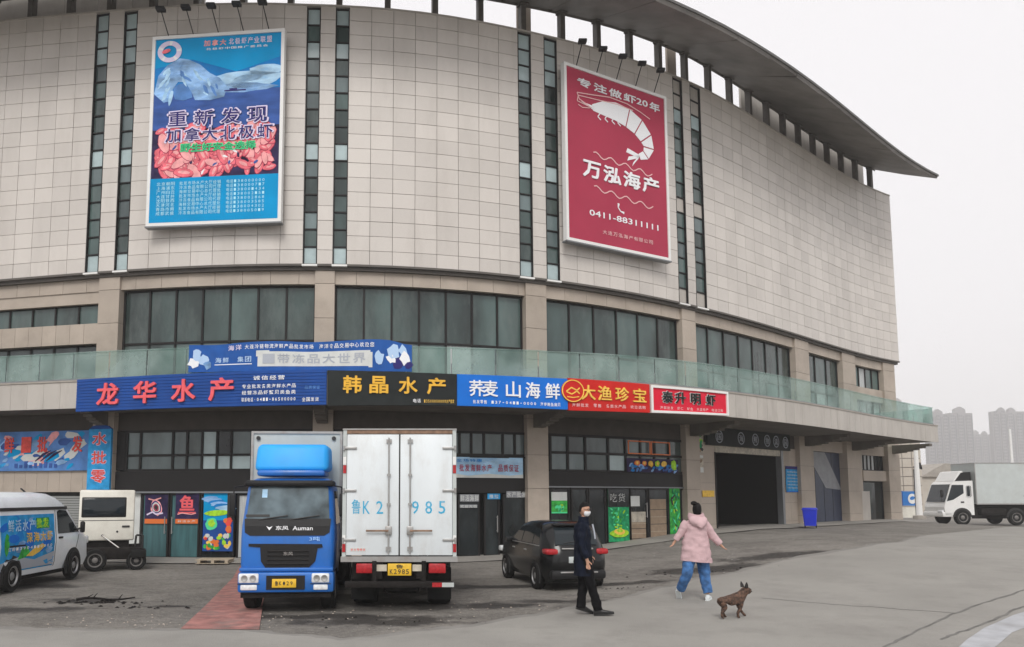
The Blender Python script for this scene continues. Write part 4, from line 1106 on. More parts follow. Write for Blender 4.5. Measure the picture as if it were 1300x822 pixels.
W, H, M, t = poster('bright poster of sea, vegetables and fruit, filling the shop door left of the blue truck', rectp(258, 296, 622, 700), base='poster_cyan')
b = MB(); random.seed(9)
for k in range(7): b.ellipse(W*(.2+.1*k), H*(.86-.03*k), .28, .07, 0, .003+.001*k, random.choice(['ice_light', 'poster_sky', 'green_ink', 'ice']), M, .1, 12, .15)
b.ellipse(W*.45, H*.62, .42, .10, 0, .012, 'lime', M, .05, 14, .08); b.box(0, W, 0, H*.5, 0, .008, 'sign_blue', M)
b.ellipse(W*.28, H*.44, .2, .2, 0, .014, 'green_ink', M, 0, 14, .1); b.ellipse(W*.28, H*.45, .13, .12, 0, .018, 'lime', M, 0, 12, .15)
for k in range(26):
    b.ellipse(W*random.uniform(.08, .92), H*random.uniform(.04, .26), random.uniform(.05, .1), random.uniform(.05, .09), 0, .016+.0005*k, random.choice(['red_ink', 'lime', 'yellow_letter', 'leaf_green', 'paper', 'orange']), M, 0, 9, .12)
for k in range(7): b.ellipse(W*random.uniform(.72, .9), H*random.uniform(.25, .5), .09, .09, 0, .02+.001*k, random.choice(['orange', 'red_ink']), M, 0, 9, .1)
b.box(W*.80, W, H*.48, H, 0, .02, 'ink', M)
b.build('print', t, kind='stuff')
# bay two: strip banner and door notices
W, H, M, t = poster('pale torn banner with red and purple characters above the dark shop doors', rectp(577, 664, 581, 607), off=-.24, base='ice_light', name='banner', cat='banner')
b = MB(); put_row(b, '批发海鲜水产 品质保证', W*.06, W*.94, H*.48, .24, 0, .006, 'petal_dark', M, .03); put_row(b, '全场特惠', W*.02, W*.4, H*.84, .1, 0, .006, 'poster_sky', M)
b.prism([(0, 0), (W, 0), (W, H*.18), (W*.8, H*.12), (W*.5, H*.2), (W*.2, H*.1), (0, H*.2)], 0, .004, 'paper', M); b.build('print', t, kind='stuff')
for (px0, px1, py0, py1, m, tx, lb) in [(584, 608, 628, 637, 'grey_letter', '鲜活海鲜', 'grey lettering sticker high on the shop door beside the white truck'), (619, 635, 627, 634, 'poster_blue', '推拉', 'small light blue notice on the middle dark shop door'),
                                  (643, 668, 624, 632, 'grey_letter', '水产批发', 'grey lettering sticker high on the shop door next to the stone pillar'), (584, 606, 641, 645, 'grey_letter', '欢迎光临', 'thin grey lettering strip on the shop door beside the white truck')]:
    W, H, M, s0 = wall_map(rectp(px0, px1, py0, py1), -.31); t = thing('door_notice', lb, 'notice')
    b = MB()
    if m == 'poster_blue': b.box(0, W, 0, H, -.01, 0, m, M); put_row(b, tx, W*.1, W*.9, H*.5, H*.7, 0, .006, 'paper', M)
    else: b.box(0, W, 0, H, -.01, 0, 'door_grey', M); put_row(b, tx, 0, W, H*.5, H*.9, 0, .006, 'paper', M, .03)
    b.build('sheet', t)
# bay three: green vegetable pictures, seafood strip
W, H, M, t = poster('long picture strip of orange seafood on ice over the right shop windows', rectp(796, 861, 583, 600), off=-.24, base='poster_dark')
b = MB(); random.seed(6)
for k in range(40): b.ellipse(random.uniform(.1, W-.1), random.uniform(.05, H*.55), random.uniform(.05, .14), .05, 0, .004+.0003*k, random.choice(['poster_sky', 'ice', 'poster_sea', 'ice_dark']), M, random.random(), 8, .2)
for k in range(5): b.ellipse(W*(.18+.13*k), H*.64, .13, .11, 0, .022, ['orange', 'orange', 'gold_letter', 'lime', 'yellow_letter'][k], M, .3, 11, .25); b.ellipse(W*(.18+.13*k), H*.66, .07, .06, 0, .026, 'yellow_letter', M, .3, 9, .25)
b.ellipse(W*.9, H*.55, .14, .20, 0, .024, 'lime', M, .3, 12, .2); b.build('print', t, kind='stuff')
def veg(label, px, seed, plate=True):
    W, H, M, t = poster(label, px, off=-.31, base='green_dark' if plate else 'leaf_green'); b = MB(); random.seed(seed)
    if plate:
        b.box(0, W, H*.66, H, 0, .003, 'glass_shop', M)
        put_row(b, '吃货', W*.05, W*.85, H*.84, .3, 0, .01, 'paper', M, -.01)
        for k in range(40):
            b.ellipse(W*min(.9, max(.1, .5+random.gauss(0, .17))), H*random.uniform(.25, .66), random.uniform(.04, .10), .03, 0, .006+.0004*k, random.choice(['leaf_green', 'green_ink', 'leaf_green', 'lime', 'green_dark']), M, random.uniform(0, 3.1), 7, .2)
        b.ellipse(W*.5, H*.16, W*.46, H*.075, 0, .026, 'lime', M, 0, 18, .05); b.ellipse(W*.5, H*.19, W*.26, H*.06, 0, .03, 'yellow_letter', M, 0, 14, .1); b.ellipse(W*.5, H*.21, W*.16, H*.03, 0, .034, 'lime', M, 0, 12, .2)
    else:
        for k in range(55):
            b.ellipse(W*random.uniform(.1, .9), H*random.uniform(.05, .95), random.uniform(.06, .16), .035, 0, .006+.0004*k, random.choice(['leaf_green', 'green_ink', 'lime', 'green_dark', 'green_dark', 'ink']), M, random.uniform(.6, 2.4), 7, .2)
    b.build('print', t, kind='stuff')
veg('green poster of leafy dish and lime plate on shop door behind walking man', [(773, 622), (799, 621), (772, 689), (798, 687)], 2)
veg('narrow green foliage poster at the right end of the shop front beside the pink coat', [(851, 617), (864, 616), (850, 686), (863, 684)], 8, False)
W, H, M, t = poster('pale green picture in the shop window above the roof of the black car', rectp(700, 720, 625, 652), off=-.31, base='green_ink')
b = MB(); b.box(0, W, H*.45, H, 0, .003, 'paper', M); b.box(0, W, .05, H*.6, 0, .005, 'leaf_green', M); random.seed(3)
for k in range(14): b.ellipse(W*random.uniform(.3, .9), H*random.uniform(.1, .4), .07, .04, 0, .006+.0005*k, random.choice(['lime', 'green_dark', 'green_ink']), M, random.random()*3, 7, .2)
b.build('print', t, kind='stuff')
for px, m, lb in [(rectp(801, 812, 630, 643), 'paper', 'white paper sheet on the shop door right of the lime plate poster'), (rectp(802, 820, 650, 685), 'cardboard', 'tall brown board leaning behind the shop door glass'), (rectp(826, 846, 634, 685), 'cardboard', 'darker brown crate stack standing behind the rightmost dark door')]:
    W, H, M, t = poster(lb, px, off=-.315, base=m, name='board' if m == 'cardboard' else 'notice', cat='board' if m == 'cardboard' else 'notice')
    if m == 'cardboard':
        b = MB()
        for k in range(5): b.box(0, W, H*.18*k+.02, H*.18*k+.04, 0, .004, 'wood' if k % 2 else 'ink', M)
        if px[0][0] < 810: b.box(0, W, H*.62, H, 0, .006, 'paper_dirty', M)
        b.build('print', t, kind='stuff')
# gate: sign with round characters, posters on the piers
W, H, M, s0 = wall_map([(898, 545), (1003, 550), (898, 568), (1003, 570)], -.12)
t = thing('gate_sign', 'dark sign with a row of round grey characters above the open gate', 'sign')
b = MB(); b.box(0, W, 0, H, -.1, 0, 'sign_black', M, 4); b.build('board', t)
for c, q in zip('国海鲜物流园', (.12, .36, .53, .68, .80, .93)):
    u = W*q; p = MB(); r_ = H*.36
    for k in range(16):
        a0, a1 = 2*math.pi*k/16, 2*math.pi*(k+1)/16
        p.prism([(u+r*math.cos(a), H*.5+r*math.sin(a)) for r, a in ((r_*.86, a0), (r_, a0), (r_, a1), (r_*.86, a1))], .002, .015, 'grey_letter', M)
    put_text(p, c, u-r_*.55, u+r_*.55, H*.5-r_*.55, H*.5+r_*.55, .002, .015, 'grey_letter', M, .0); p.build('character', t)
W, H, M, t = poster('brown weathered picture high on the stone wall left of the gate', [(876, 548), (893, 549), (876, 576), (893, 576)], off=-.27, base='paper_dirty')
b = MB(); random.seed(2)
for k in range(26): b.ellipse(W*random.uniform(.15, .85), H*random.uniform(.1, .9), .12, .06, 0, .003+.0004*k, random.choice(['rust', 'green_dark', 'cardboard', 'ink', 'lime']), M, random.random()*3, 8, .3)
b.build('print', t, kind='stuff')
W, H, M, t = poster('cream and brown notice at head height on the pier left of the gate', [(877, 578), (893, 578), (877, 600), (893, 600)], off=-.26, base='paper')
b = MB(); b.box(0, W, H*.3, H*.85, 0, .004, 'paper_dirty', M)
for k in range(12): b.ellipse(W*random.uniform(.15, .85), H*random.uniform(.35, .8), .08, .05, 0, .005+.0004*k, random.choice(['rust', 'cardboard', 'orange']), M, random.random()*3, 8, .3)
b.build('print', t, kind='stuff')
W, H, M, t = poster('yellow strip notice on the pier just left of the open gate', [(892, 623), (907, 623), (892, 631), (907, 631)], off=-.265, base='yellow_letter', name='notice', cat='notice')
W, H, M, t = poster('light blue notice board on the wall right of the open gate', [(998, 594), (1014, 594), (998, 625), (1014, 625)], off=-.26, base='poster_blue', name='notice', cat='notice')
b = MB(); b.box(0, W, H*.93, H+.06, 0, .01, 'purple_ink', M); b.box(.0, W, H*.0, H*.05, 0, .012, 'sign_azure', M)
for k in range(6): put_row(b, '海鲜市场管理公告', W*.08, W*.92, H*(.82-.13*k), .06, 0, .005, 'paper', M)
b.build('print', t, kind='stuff')
b = MB(); u_ = sx(940, 583, -4); p0, p1 = FP(u_-.55, -3.6), FP(u_+.75, -4.4)
b.tube((p0[0], p0[1], F(937, 583, -4)[1]), (p1[0], p1[1], F(937, 583, -4)[1]), .035, m='emit_tube')
lt = b.build('ceiling_lamp'); tag(lt, 'lit fluorescent tube hanging in the dark gateway', 'lamp')

# ================================================================== VEHICLES
def plan_ring(z, y0, y1, hw, r, n=4, cx=0):
    """rounded rectangle seen from above: y0 back, y1 front, hw half width"""
    out = []; r = min(r, hw-.01, (y1-y0)/2-.01)
    for (sx_, sy_, a0) in ((1, 1, 0), (-1, 1, 90), (-1, -1, 180), (1, -1, 270)):
        c = (cx+sx_*(hw-r), (y1-r) if sy_ > 0 else (y0+r))
        for k in range(n+1):
            a = R(a0+90*k/n); out.append((c[0]+r*math.cos(a), c[1]+r*math.sin(a), z))
    return out
def body_loft(mb, secs, m, cap=(True, True)): mb.loft([plan_ring(*q) for q in secs], m, cap)
def interp_secs(secs, z, k): return float(np.interp(z, [q[0] for q in secs], [q[k] for q in secs]))
def side_patch(mb, secs, pts, side, m, e=.008, th=.01):
    """polygon of (y, z) laid on the flank of a lofted body"""
    out, inn = [], []
    P = []
    for i in range(len(pts)):
        (a, b_), (c, d) = pts[i], pts[(i+1) % len(pts)]; n = max(1, int(abs(d-b_)/.18))
        for k in range(n): P.append((a+(c-a)*k/n, b_+(d-b_)*k/n))
    # split in horizontal bands so that the patch follows the curve of the flank
    zsn = sorted(set(round(q[0], 3) for q in secs)); lo, hi = min(p[1] for p in P), max(p[1] for p in P)
    bands = [lo]+[z for z in zsn if lo+.02 < z < hi-.02]+[hi]
    for i in range(len(bands)-1):
        a, b_ = bands[i], bands[i+1]; poly = clip(clip(pts, a, 1), b_, -1)
        if len(poly) < 3: continue
        n = len(poly); vs = []
        for ee in (e-th, e):
            for y, z in poly: vs.append((side*(interp_secs(secs, z, 3)+ee), y, z))
        mb.add(vs, [tuple(range(n, 2*n))]+[(k, (k+1) % n, n+(k+1) % n, n+k) for k in range(n)], m)
def clip(pts, z, sgn):
    out = []
    for i in range(len(pts)):
        a, b_ = pts[i], pts[(i+1) % len(pts)]; ia, ib = (a[1]-z)*sgn >= -1e-9, (b_[1]-z)*sgn >= -1e-9
        if ia: out.append(a)
        if ia != ib: t = (z-a[1])/(b_[1]-a[1]); out.append((a[0]+(b_[0]-a[0])*t, z))
    return out
def end_patch(mb, secs, pts, front, m, e=.008, th=.012):
    """polygon of (x, z) laid on the front (or back) of a lofted body"""
    zsn = sorted(set(round(q[0], 3) for q in secs)); lo, hi = min(p[1] for p in pts), max(p[1] for p in pts)
    bands = [lo]+[z for z in zsn if lo+.02 < z < hi-.02]+[hi]; k_ = 2 if front else 1; sg = 1 if front else -1
    for i in range(len(bands)-1):
        poly = clip(clip(pts, bands[i], 1), bands[i+1], -1)
        if len(poly) < 3: continue
        n = len(poly); vs = []
        for ee in (e-th, e):
            for x, z in poly: vs.append((x, interp_secs(secs, z, k_)+sg*ee, z))
        mb.add(vs, [tuple(range(n, 2*n))]+[(k, (k+1) % n, n+(k+1) % n, n+k) for k in range(n)], m)
def wheel(parent, x, y, r, w, side, rim='rim', hub=.62, axis='x', zc=None):
    """tyre with a rim as its sub-part; side = +1 / -1 is the way the outer face looks"""
    zc = r if zc is None else zc
    if axis == 'x': c, ax = Vector((x, y, zc)), Vector((side, 0, 0))
    else: c, ax = Vector((x, y, zc)), Vector((0, side, 0))
    b = MB(); prof = [(r*.60, -w/2), (r*.92, -w/2), (r, -w*.32), (r, w*.32), (r*.92, w/2), (r*.64, w/2), (r*.62, w*.30)]
    b.lathe(prof, c, ax, 'rubber', 24); o = b.build('wheel', parent)
    b = MB(); b.lathe([(r*.63, w*.25), (r*.63, w*.46), (r*.57, w*.46), (r*.52, w*.30), (r*.30, w*.24), (r*.2, w*.40), (r*.05, w*.44)], c, ax, rim, 20)
    a = ax.orthogonal().normalized(); q = ax.cross(a)
    for k in range(6):
        t = 2*math.pi*k/6; d = a*math.cos(t)+q*math.sin(t); p = c+d*r*.40+ax*(w*.262); b.tube(p, p+ax*.012, r*.07, n=8, m='ink')
    b.build('rim', o); return o
def arch(mb, x, y, r, side, z=None, th=.02, m='black_plastic'):
    z = z if z is not None else r
    pts = [(y+r*math.cos(R(a)), max(.16, z+r*math.sin(R(a)))) for a in range(-24, 205, 12)]
    mb.prism(pts, x, x+side*th, m, lambda u, v, d: (d, u, v))
XM = lambda x: (lambda u, v, d: (x+d, u, v))             # draw on a flank that looks to +x: u along y
FRT = lambda y0=0: (lambda u, v, d: (u, y0-d, v))         # draw on a face that looks to -y

# --- white van with a blue advertising wrap (left edge of the picture)
vg = ground_pt(22, 755); vf = ground_pt(103, 737)
hdg = math.atan2(vf[1]-vg[1], vf[0]-vg[0])-math.pi/2
t = thing('delivery_van', 'white high-roofed van with a blue seafood advert on its side, at the left edge', 'van', (-9.97, 17.6, .02), -.0); t.scale = (.92, .92, 1.0)
VS = [(.30, -2.20, 2.30, .86, .12), (.50, -2.26, 2.42, .92, .18), (.95, -2.27, 2.40, .95, .30), (1.10, -2.26, 2.25, .945, .35), (1.20, -2.25, 1.98, .93, .35), (1.45, -2.23, 1.66, .905, .30), (1.70, -2.2, 1.36, .875, .28), (1.84, -2.18, 1.15, .85, .28), (1.98, -2.14, .86, .80, .28), (2.08, -2.06, .55, .70, .28), (2.12, -1.9, .2, .5, .28)]
b = MB(); body_loft(b, VS, 'van_white'); b.build('body', t)
b = MB(); side_patch(b, VS, [(-1.95, .42), (-1.95, 1.62), (.42, 1.62), (.42, .42)], 1, 'poster_blue', .006); b.build('advert_wrap', t)
b = MB(); random.seed(17); sp = lambda u, v, d: (interp_secs(VS, v, 3)+.008+d, u, v)
for k in range(34):
    u, v = random.uniform(-1.8, .2), random.uniform(.55, 1.5); a_ = random.uniform(.08, .28)
    b.ellipse(u, v, a_, a_*.45, 0, .002+.0001*k, random.choice(['poster_cyan', 'poster_sky', 'sign_azure', 'poster_blue', 'ice']), sp, random.uniform(-.3, .5), 9, .2)
b.prism([(-1.95, .45), (-1.95, .62), (-1.2, .72), (-.5, .62), (.42, .75), (.42, .45)], 0, .007, 'grey_letter', sp)
b.prism([(-.9, .72), (-.55, .88), (-.2, .96), (-.05, .90), (-.3, .78), (-.6, .70)], .007, .010, 'yellow_letter', sp); b.prism([(-1.25, .66), (-1.1, .90), (-.9, .95), (-.75, .80), (-.9, .70)], .007, .009, 'leaf_green', sp)
for c, u in zip('鲜活水产', (-1.55, -1.25, -.95, -.65)): put_text(b, c, u-.12, u+.12, 1.27, 1.52, .007, .011, 'ice_light', sp, .03)
b.box(-.46, .16, 1.30, 1.54, .006, .008, 'green_dark', sp)
for c, u in zip('批发', (-.32, -.02)): put_text(b, c, u-.13, u+.13, 1.31, 1.53, .008, .012, 'lime', sp, .05)
put_row(b, '深海大虾', -.95, .30, 1.12, .22, .007, .011, 'yellow_letter', sp, .03); b.ellipse(-1.45, 1.12, .22, .09, .005, .009, 'sign_azure', sp)
put_row(b, '订购13904110000', -1.7, .3, .90, .08, .008, .011, 'white_letter', sp); b.ellipse(-1.75, 1.0, .10, .25, .004, .009, 'leaf_green', sp, jit=.3, n=9)
b.prism([(-1.8, .62), (-1.72, .55), (-1.64, .62), (-1.68, .66), (-1.72, .63), (-1.76, .66)], .006, .012, 'white_letter', sp)
b.build('print', t, kind='stuff')
b = MB(); b.box(-1.95, 1.1, 1.71, 1.78, -.01, .014, 'ink', sp); b.build('drip_rail', t)
b = MB(); side_patch(b, VS, [(.60, 1.14), (.58, 1.66), (.70, 1.70), (1.05, 1.68), (1.62, 1.22), (1.70, 1.14)], 1, 'car_glass', .010); b.build('side_window', t)
b = MB(); side_patch(b, VS, [(.48, .40), (.48, 1.70), (.50, 1.70), (.50, .40)], 1, 'ink', .004, .006); b.build('door_seam', t); b = MB(); side_patch(b, VS, [(1.46, .40), (1.70, 1.08), (1.72, 1.08), (1.48, .40)], 1, 'ink', .004, .006); b.build('door_seam', t)
b = MB(); b.rbox(.93, .975, .62, .82, 1.02, 1.07, .012, 'black_plastic'); b.build('door_handle', t)
b = MB(); b.rbox(.93, .965, -1.62, -.92, .94, .98, .012, 'black_plastic'); b.build('sliding_rail', t)
b = MB(); b.tube((.93, 1.58, 1.20), (1.08, 1.64, 1.24), .025, m='black_plastic'); b.rbox(1.02, 1.14, 1.57, 1.68, 1.12, 1.40, .04, 'black_plastic'); b.build('mirror', t)
b = MB(); end_patch(b, VS, [(-.80, 1.24), (-.68, 1.80), (.68, 1.80), (.80, 1.24)], True, 'car_glass'); b.build('windscreen', t)
b = MB(); end_patch(b, VS, [(-.7, 1.18), (-.62, 1.75), (.62, 1.75), (.7, 1.18)], False, 'car_glass'); b.build('rear_window', t)
for s in (1, -1):
    b = MB(); b.rbox(min(s*.70, s*.96), max(s*.70, s*.96), -2.30, -2.18, .75, 1.55, .02, 'lamp_red'); b.build('tail_light', t)
    b = MB(); b.rbox(min(s*.55, s*.92), max(s*.55, s*.92), 2.12, 2.40, .82, 1.02, .05, 'lamp_white'); b.build('headlight', t)
    for y in (-1.47, 1.46):
        b = MB(); arch(b, s*.915, y, .43, s, .34, .03, 'ink'); b.build('wheel_arch', t); wheel(t, s*.90, y, .34, .2, s)
b = MB(); b.rbox(-.95, .95, -2.42, -2.15, .26, .62, .05, 'black_plastic'); b.build('bumper', t)
b = MB(); b.box(-.8, .8, -2.1, 2.2, .2, .32, 'chassis'); b.build('underbody', t)
b = MB(); b.tube((.3, .1, 2.12), (.3, -.1, 2.2), .02, m='ink'); b.build('antenna', t)

# --- blue box truck, cab towards the camera
D1 = 14.55
t = thing('box_truck', 'blue cab box truck facing the road, parked beside the white box truck', 'truck', (-2.72, 13.5, .147), .055); t.scale = (.928, .928, .928)
CS = [(.50, .00, 1.55, .86, .10), (.78, -.02, 1.55, .885, .14), (1.25, -.01, 1.55, .89, .14), (1.48, .02, 1.55, .885, .14), (1.62, .06, 1.55, .875, .15), (2.20, .22, 1.52, .83, .16), (2.34, .30, 1.48, .79, .18), (2.40, .42, 1.40, .70, .2)]
b = MB(); body_loft(b, CS, 'cab_blue'); cabo = b.build('cab', t)
def fp(mb, pts, m, e=.008): end_patch(mb, CS, pts, False, m, e)
b = MB(); fp(b, [(-.79, 1.60), (-.745, 2.22), (-.6, 2.26), (.6, 2.26), (.745, 2.22), (.79, 1.60), (.6, 1.57), (-.6, 1.57)], 'windshield', .01); b.build('windscreen', cabo)
b = MB(); fp(b, [(-.80, 1.36), (-.82, 1.62), (.82, 1.62), (.80, 1.36), (.70, 1.30), (-.70, 1.30)], 'black_plastic', .014); b.build('black_panel', cabo)
b = MB(); fm = FRT(-.015)
def lp(v): return interp_secs(CS, v, 1)
fmc = lambda u, v, d: (u, lp(v)-.016-d, v)
put_text(b, '东风', -.22, .02, 1.405, 1.485, 0, .006, 'white_letter', fmc, .03); put_text(b, 'Auman', .10, .48, 1.40, 1.48, 0, .006, 'white_letter', fmc, .02)
b.prism([(-.40, 1.48), (-.34, 1.40), (-.28, 1.48), (-.34, 1.455)], 0, .006, 'white_letter', fmc); b.build('cab_lettering', cabo, kind='stuff')
b = MB(); fp(b, [(-.72, 1.10), (-.50, 1.08), (-.48, .82), (-.38, .68), (.40, .68), (.54, .82), (.58, 1.06), (.68, 1.08), (.66, 1.14), (-.72, 1.15)], 'black_plastic', .02); go = b.build('grille', cabo)
for k in range(4):
    b = MB(); b.rbox(-.36, .42, -.06, -.02, .76+.08*k, .785+.08*k, .008, 'frame'); b.build('grille_bar', t)
b = MB(); put_text(b, '东风', -.06, .12, .93, 1.0, 0, .01, 'steel', lambda u, v, d: (u, -.05-d, v), .03); b.build('emblem', cabo)
b = MB(); put_text(b, '3吨', .42, .62, 1.20, 1.28, 0, .005, 'ice', fmc, .01); b.build('door_number', cabo)
b = MB(); b.rbox(-.90, .90, -.10, .25, .24, .62, .05, 'cab_blue'); b.rbox(-.88, .88, -.06, .2, .63, .70, .02, 'cab_blue'); bo = b.build('bumper', t)
b = MB(); b.box(-.36, .36, -.115, -.09, .30, .56, 'black_plastic'); b.build('air_intake', bo)
b = MB(); b.rbox(-.25, .20, -.135, -.115, .34, .50, .006, 'plate_yellow'); put_row(b, '鲁K·29', -.20, .15, .42, .09, 0, .003, 'ink', lambda u, v, d: (u, -.136-d, v), .02); b.build('number_plate', bo)
for s, lo, hi in ((-1, -.88, -.50), (1, .48, .82)):
    b = MB(); b.rbox(lo, hi, -.120, .0, .42, .60, .03, 'lamp_white'); h_ = b.build('headlight', bo)
    for q in (.3, .72):
        b = MB(); b.lathe([(.062, .0), (.062, .012), (.05, .010), (.02, .004)], (lo+(hi-lo)*q, -.118, .51), (0, -1, 0), 'steel', 14); b.build('headlight_bulb', bo)
    b = MB(); b.box(lo-.02, hi+.02, -.112, -.10, .400, .412, 'ink'); b.build('panel_gap', bo)
    b = MB(); b.rbox(lo+.04, hi-.03, -.12, .0, .29, .39, .02, 'lamp_white'); b.build('fog_light', bo)
b = MB(); b.box(-.87, .87, -.004, .006, 1.165, 1.175, 'ink', lambda u, v, d: (u, lp(v)-.006+d, v)); b.build('panel_gap', cabo)
b = MB(); b.rbox(-.86, .86, .02, .42, 2.28, 2.40, .05, 'black_plastic', T=lambda x, y, z: (x, y+.12*(x/.86)**2, z-.05*(x/.86)**2)); b.build('sun_visor', t)
b = MB(); b.rbox(-.66, .66, .30, 1.30, 2.44, 2.56, .05, 'cab_blue'); b.rbox(-.73, .73, .28, 1.25, 2.54, 3.12, .10, 'spoiler_blue', 4, T=lambda x, y, z: (x*(1-.05*(z-2.5)), y+.30*(z-2.54)**1.0*(1 if y < .7 else 0)+.1*(x/.73)**2, z-.05*(x/.73)**2*(z > 3))); b.build('wind_deflector', t)
for s in (-1, 1):
    b = MB(); b.path([(s*.86, .2, 2.25), (s*1.02, .0, 2.22), (s*1.04, -.02, 1.6)], .014, 'black_plastic'); b.rbox(min(s*.98, s*1.10), max(s*.98, s*1.10), -.05, .02, 1.66, 2.10, .03, 'black_plastic'); b.build('mirror', t)
    b = MB(); side_patch(b, CS, [(.42, 1.5), (.50, 2.15), (1.3, 2.15), (1.32, 1.5)], s, 'car_glass', .008); b.build('side_window', t)
for (x0, x1, sg) in ((-.55, .0, 1), (.05, .6, 1)):
    b = MB(); b.tube((x0, .04, 1.60), (x1, .02, 1.68), .012, n=5, m='ink'); b.build('wiper', cabo)
b = MB(); b.box(-.80, -.35, 1.66-.005, 1.70, .0, .01, 'ink', lambda u, v, d: (u, lp(v)-.012-d, v)); b.build('sticker', cabo); b = MB(); fp(b, [(-.52, 2.02), (-.52, 2.18), (-.42, 2.18), (-.42, 2.02)], 'ice_light', .014); b.build('sticker', cabo)
b = MB(); b.box(-1.02, .88, 1.62, 6.2, .95, 3.40, 'truck_grey'); cg = b.build('cargo_box', t)
b = MB()
for x in (-1.03, .85): b.box(x, x+.05, 1.59, 1.65, .93, 3.43, 'steel')
b.box(-.98, .85, 1.59, 1.65, 3.38, 3.43, 'steel'); b.box(-.98, .85, 1.59, 1.65, .93, .98, 'steel'); b.build('box_trim', cg)
for x in (-.88, .72):
    b = MB(); b.tube((x, 1.62, 3.28), (x, 1.58, 3.28), .045, n=10, m='ink'); b.build('marker_lamp', cg)
b = MB(); b.box(-.4, -.3, .3, 6.1, .45, .95, 'chassis'); b.box(.3, .4, .3, 6.1, .45, .95, 'chassis'); b.box(-.75, .75, .25, 1.5, .42, .8, 'chassis'); b.box(-.9, .9, 2.2, 2.3, .4, .9, 'chassis'); b.build('chassis', t)
for s in (-1, 1):
    wheel(t, s*.74, .70, .46, .26, s, 'rim_dirty', zc=.30); wheel(t, s*.70, 4.7, .46, .42, s, 'rim_dirty', zc=.30)
    b = MB(); b.rbox(min(s*.55, s*.9), max(s*.55, s*.9), 2.2, 3.4, .2, .75, .05, 'chassis'); b.build('fuel_tank', t)
b = MB(); b.tube((-.7, .70, .3), (.7, .70, .3), .07, n=8, m='chassis'); b.tube((-.7, 4.7, .3), (.7, 4.7, .3), .09, n=8, m='chassis'); b.box(-.5, .5, .1, 1.6, .16, .45, 'chassis'); b.build('axle', t)
b = MB(); b.box(-.85, .85, -.02, .06, .14, .26, 'chassis'); b.build('lower_valance', t)

# --- white box truck seen from behind
t = thing('box_truck', 'white box truck seen from behind with blue plate number on its rear doors', 'truck', (-.74, 13.5, .11), 0); t.scale = (.945, .945, .945)
HW, Z0, Z1 = 1.07, .93, 3.30
b = MB(); b.box(-HW+.03, HW-.03, .05, 5.0, Z0+.02, Z1-.02, 'truck_white'); cg = b.build('cargo_box', t)
b = MB()
b.box(-HW, -HW+.07, -.0, .10, Z0, Z1, 'truck_grey'); b.box(HW-.07, HW, .0, .10, Z0, Z1, 'truck_grey'); b.box(-HW+.07, HW-.07, .0, .10, Z1-.07, Z1, 'rust'); b.box(-HW-.02, HW+.02, -.02, .12, Z0-.10, Z0, 'steel')
b.box(-HW-.01, HW+.01, -.015, 5.0, Z1, Z1+.025, 'steel'); b.build('box_frame', cg)
fm = FRT(0.0)
for s in (-1, 1):
    x0, x1 = (-HW+.075, -.012) if s < 0 else (.012, HW-.075)
    b = MB(); b.rbox(x0, x1, .0, .05, Z0+.02, Z1-.085, .012, 'truck_white'); do = b.build('rear_door', t)
    xb = s*.20
    b = MB(); b.tube((xb, -.035, Z0+.05), (xb, -.035, Z1-.15), .016, m='steel'); 
    b.box(xb-.05, xb+.05, -.03, .0, Z0+.10, Z0+.18, 'steel'); b.box(xb-.05, xb+.05, -.03, .0, Z1-.25, Z1-.18, 'steel')
    for z in (Z0+.95, Z0+1.5): b.box(xb-.035, xb+.035, -.05, .0, z, z+.04, 'steel')
    b.build('lock_bar', do)
    b = MB(); zl = Z0+.46; b.rbox(min(xb, xb+s*.42), max(xb, xb+s*.42), -.075, -.05, zl, zl+.035, .008, 'rust'); b.rbox(xb-.06, xb+.06, -.06, 0, zl-.06, zl+.10, .01, 'steel'); b.build('handle', do)
    for z in (Z0+.28, Z0+1.2, Z0+2.0):
        b = MB(); e = s*(HW-.02); b.rbox(min(e-s*.24, e), max(e-s*.24, e), -.025, .0, z, z+.05, .008, 'steel'); b.tube((e, -.02, z-.02), (e, -.02, z+.07), .022, n=8, m='steel'); b.build('hinge', do)
    for z in (Z0+.08, Z0+1.55):
        for k in range(2):
            b = MB(); b.box(s*HW-.035, s*HW+.035, -.02, -.001, z+.14*k, z+.135+.14*k, 'lamp_red' if k == 0 else 'white_paint', lambda u, v, d: (u, v, d)) if False else b.box(s*(HW-.035)-.03, s*(HW-.035)+.03, -.012, -.002, z+.16*k, z+.15+.16*k, 'lamp_red' if k == 0 else 'white_paint'); b.build('reflector', cg)
b = MB(); b.box(-.012, .012, .01, .04, Z0+.02, Z1-.085, 'ink'); b.build('door_gap', t)
for c, u, w, h in [('鲁', -.815, .17, .27), ('K', -.62, .13, .24), ('2', -.37, .13, .24), ('9', .30, .13, .24), ('8', .55, .13, .24), ('5', .80, .13, .24)]:
    b = MB(); put_text(b, c, u-w/2, u+w/2, 1.72, 1.72+h, .0005, .003, 'teal_letter', fm, .02); b.build('number_character', t)
b = MB(); b.box(-.92, -.62, -.004, -.001, 1.02, 1.09, 'paper'); put_row(b, '放大号喷涂', -.91, -.63, 1.055, .045, .004, .006, 'red_ink', fm); b.build('sticker', t)
for s, lo in ((-1, -.80), (1, .55)):
    b = MB(); b.rbox(lo, lo+.32, -.02, .08, .62, .80, .02, 'lamp_red'); b.build('tail_light', t)
b = MB(); b.rbox(-.21, .23, -.03, .0, .58, .80, .008, 'plate_yellow')
for k, c in enumerate('K2985'): put_text(b, c, -.17+.075*k, -.115+.075*k, .61, .70, 0, .003, 'ink', lambda u, v, d: (u, -.031-d, v), .02)
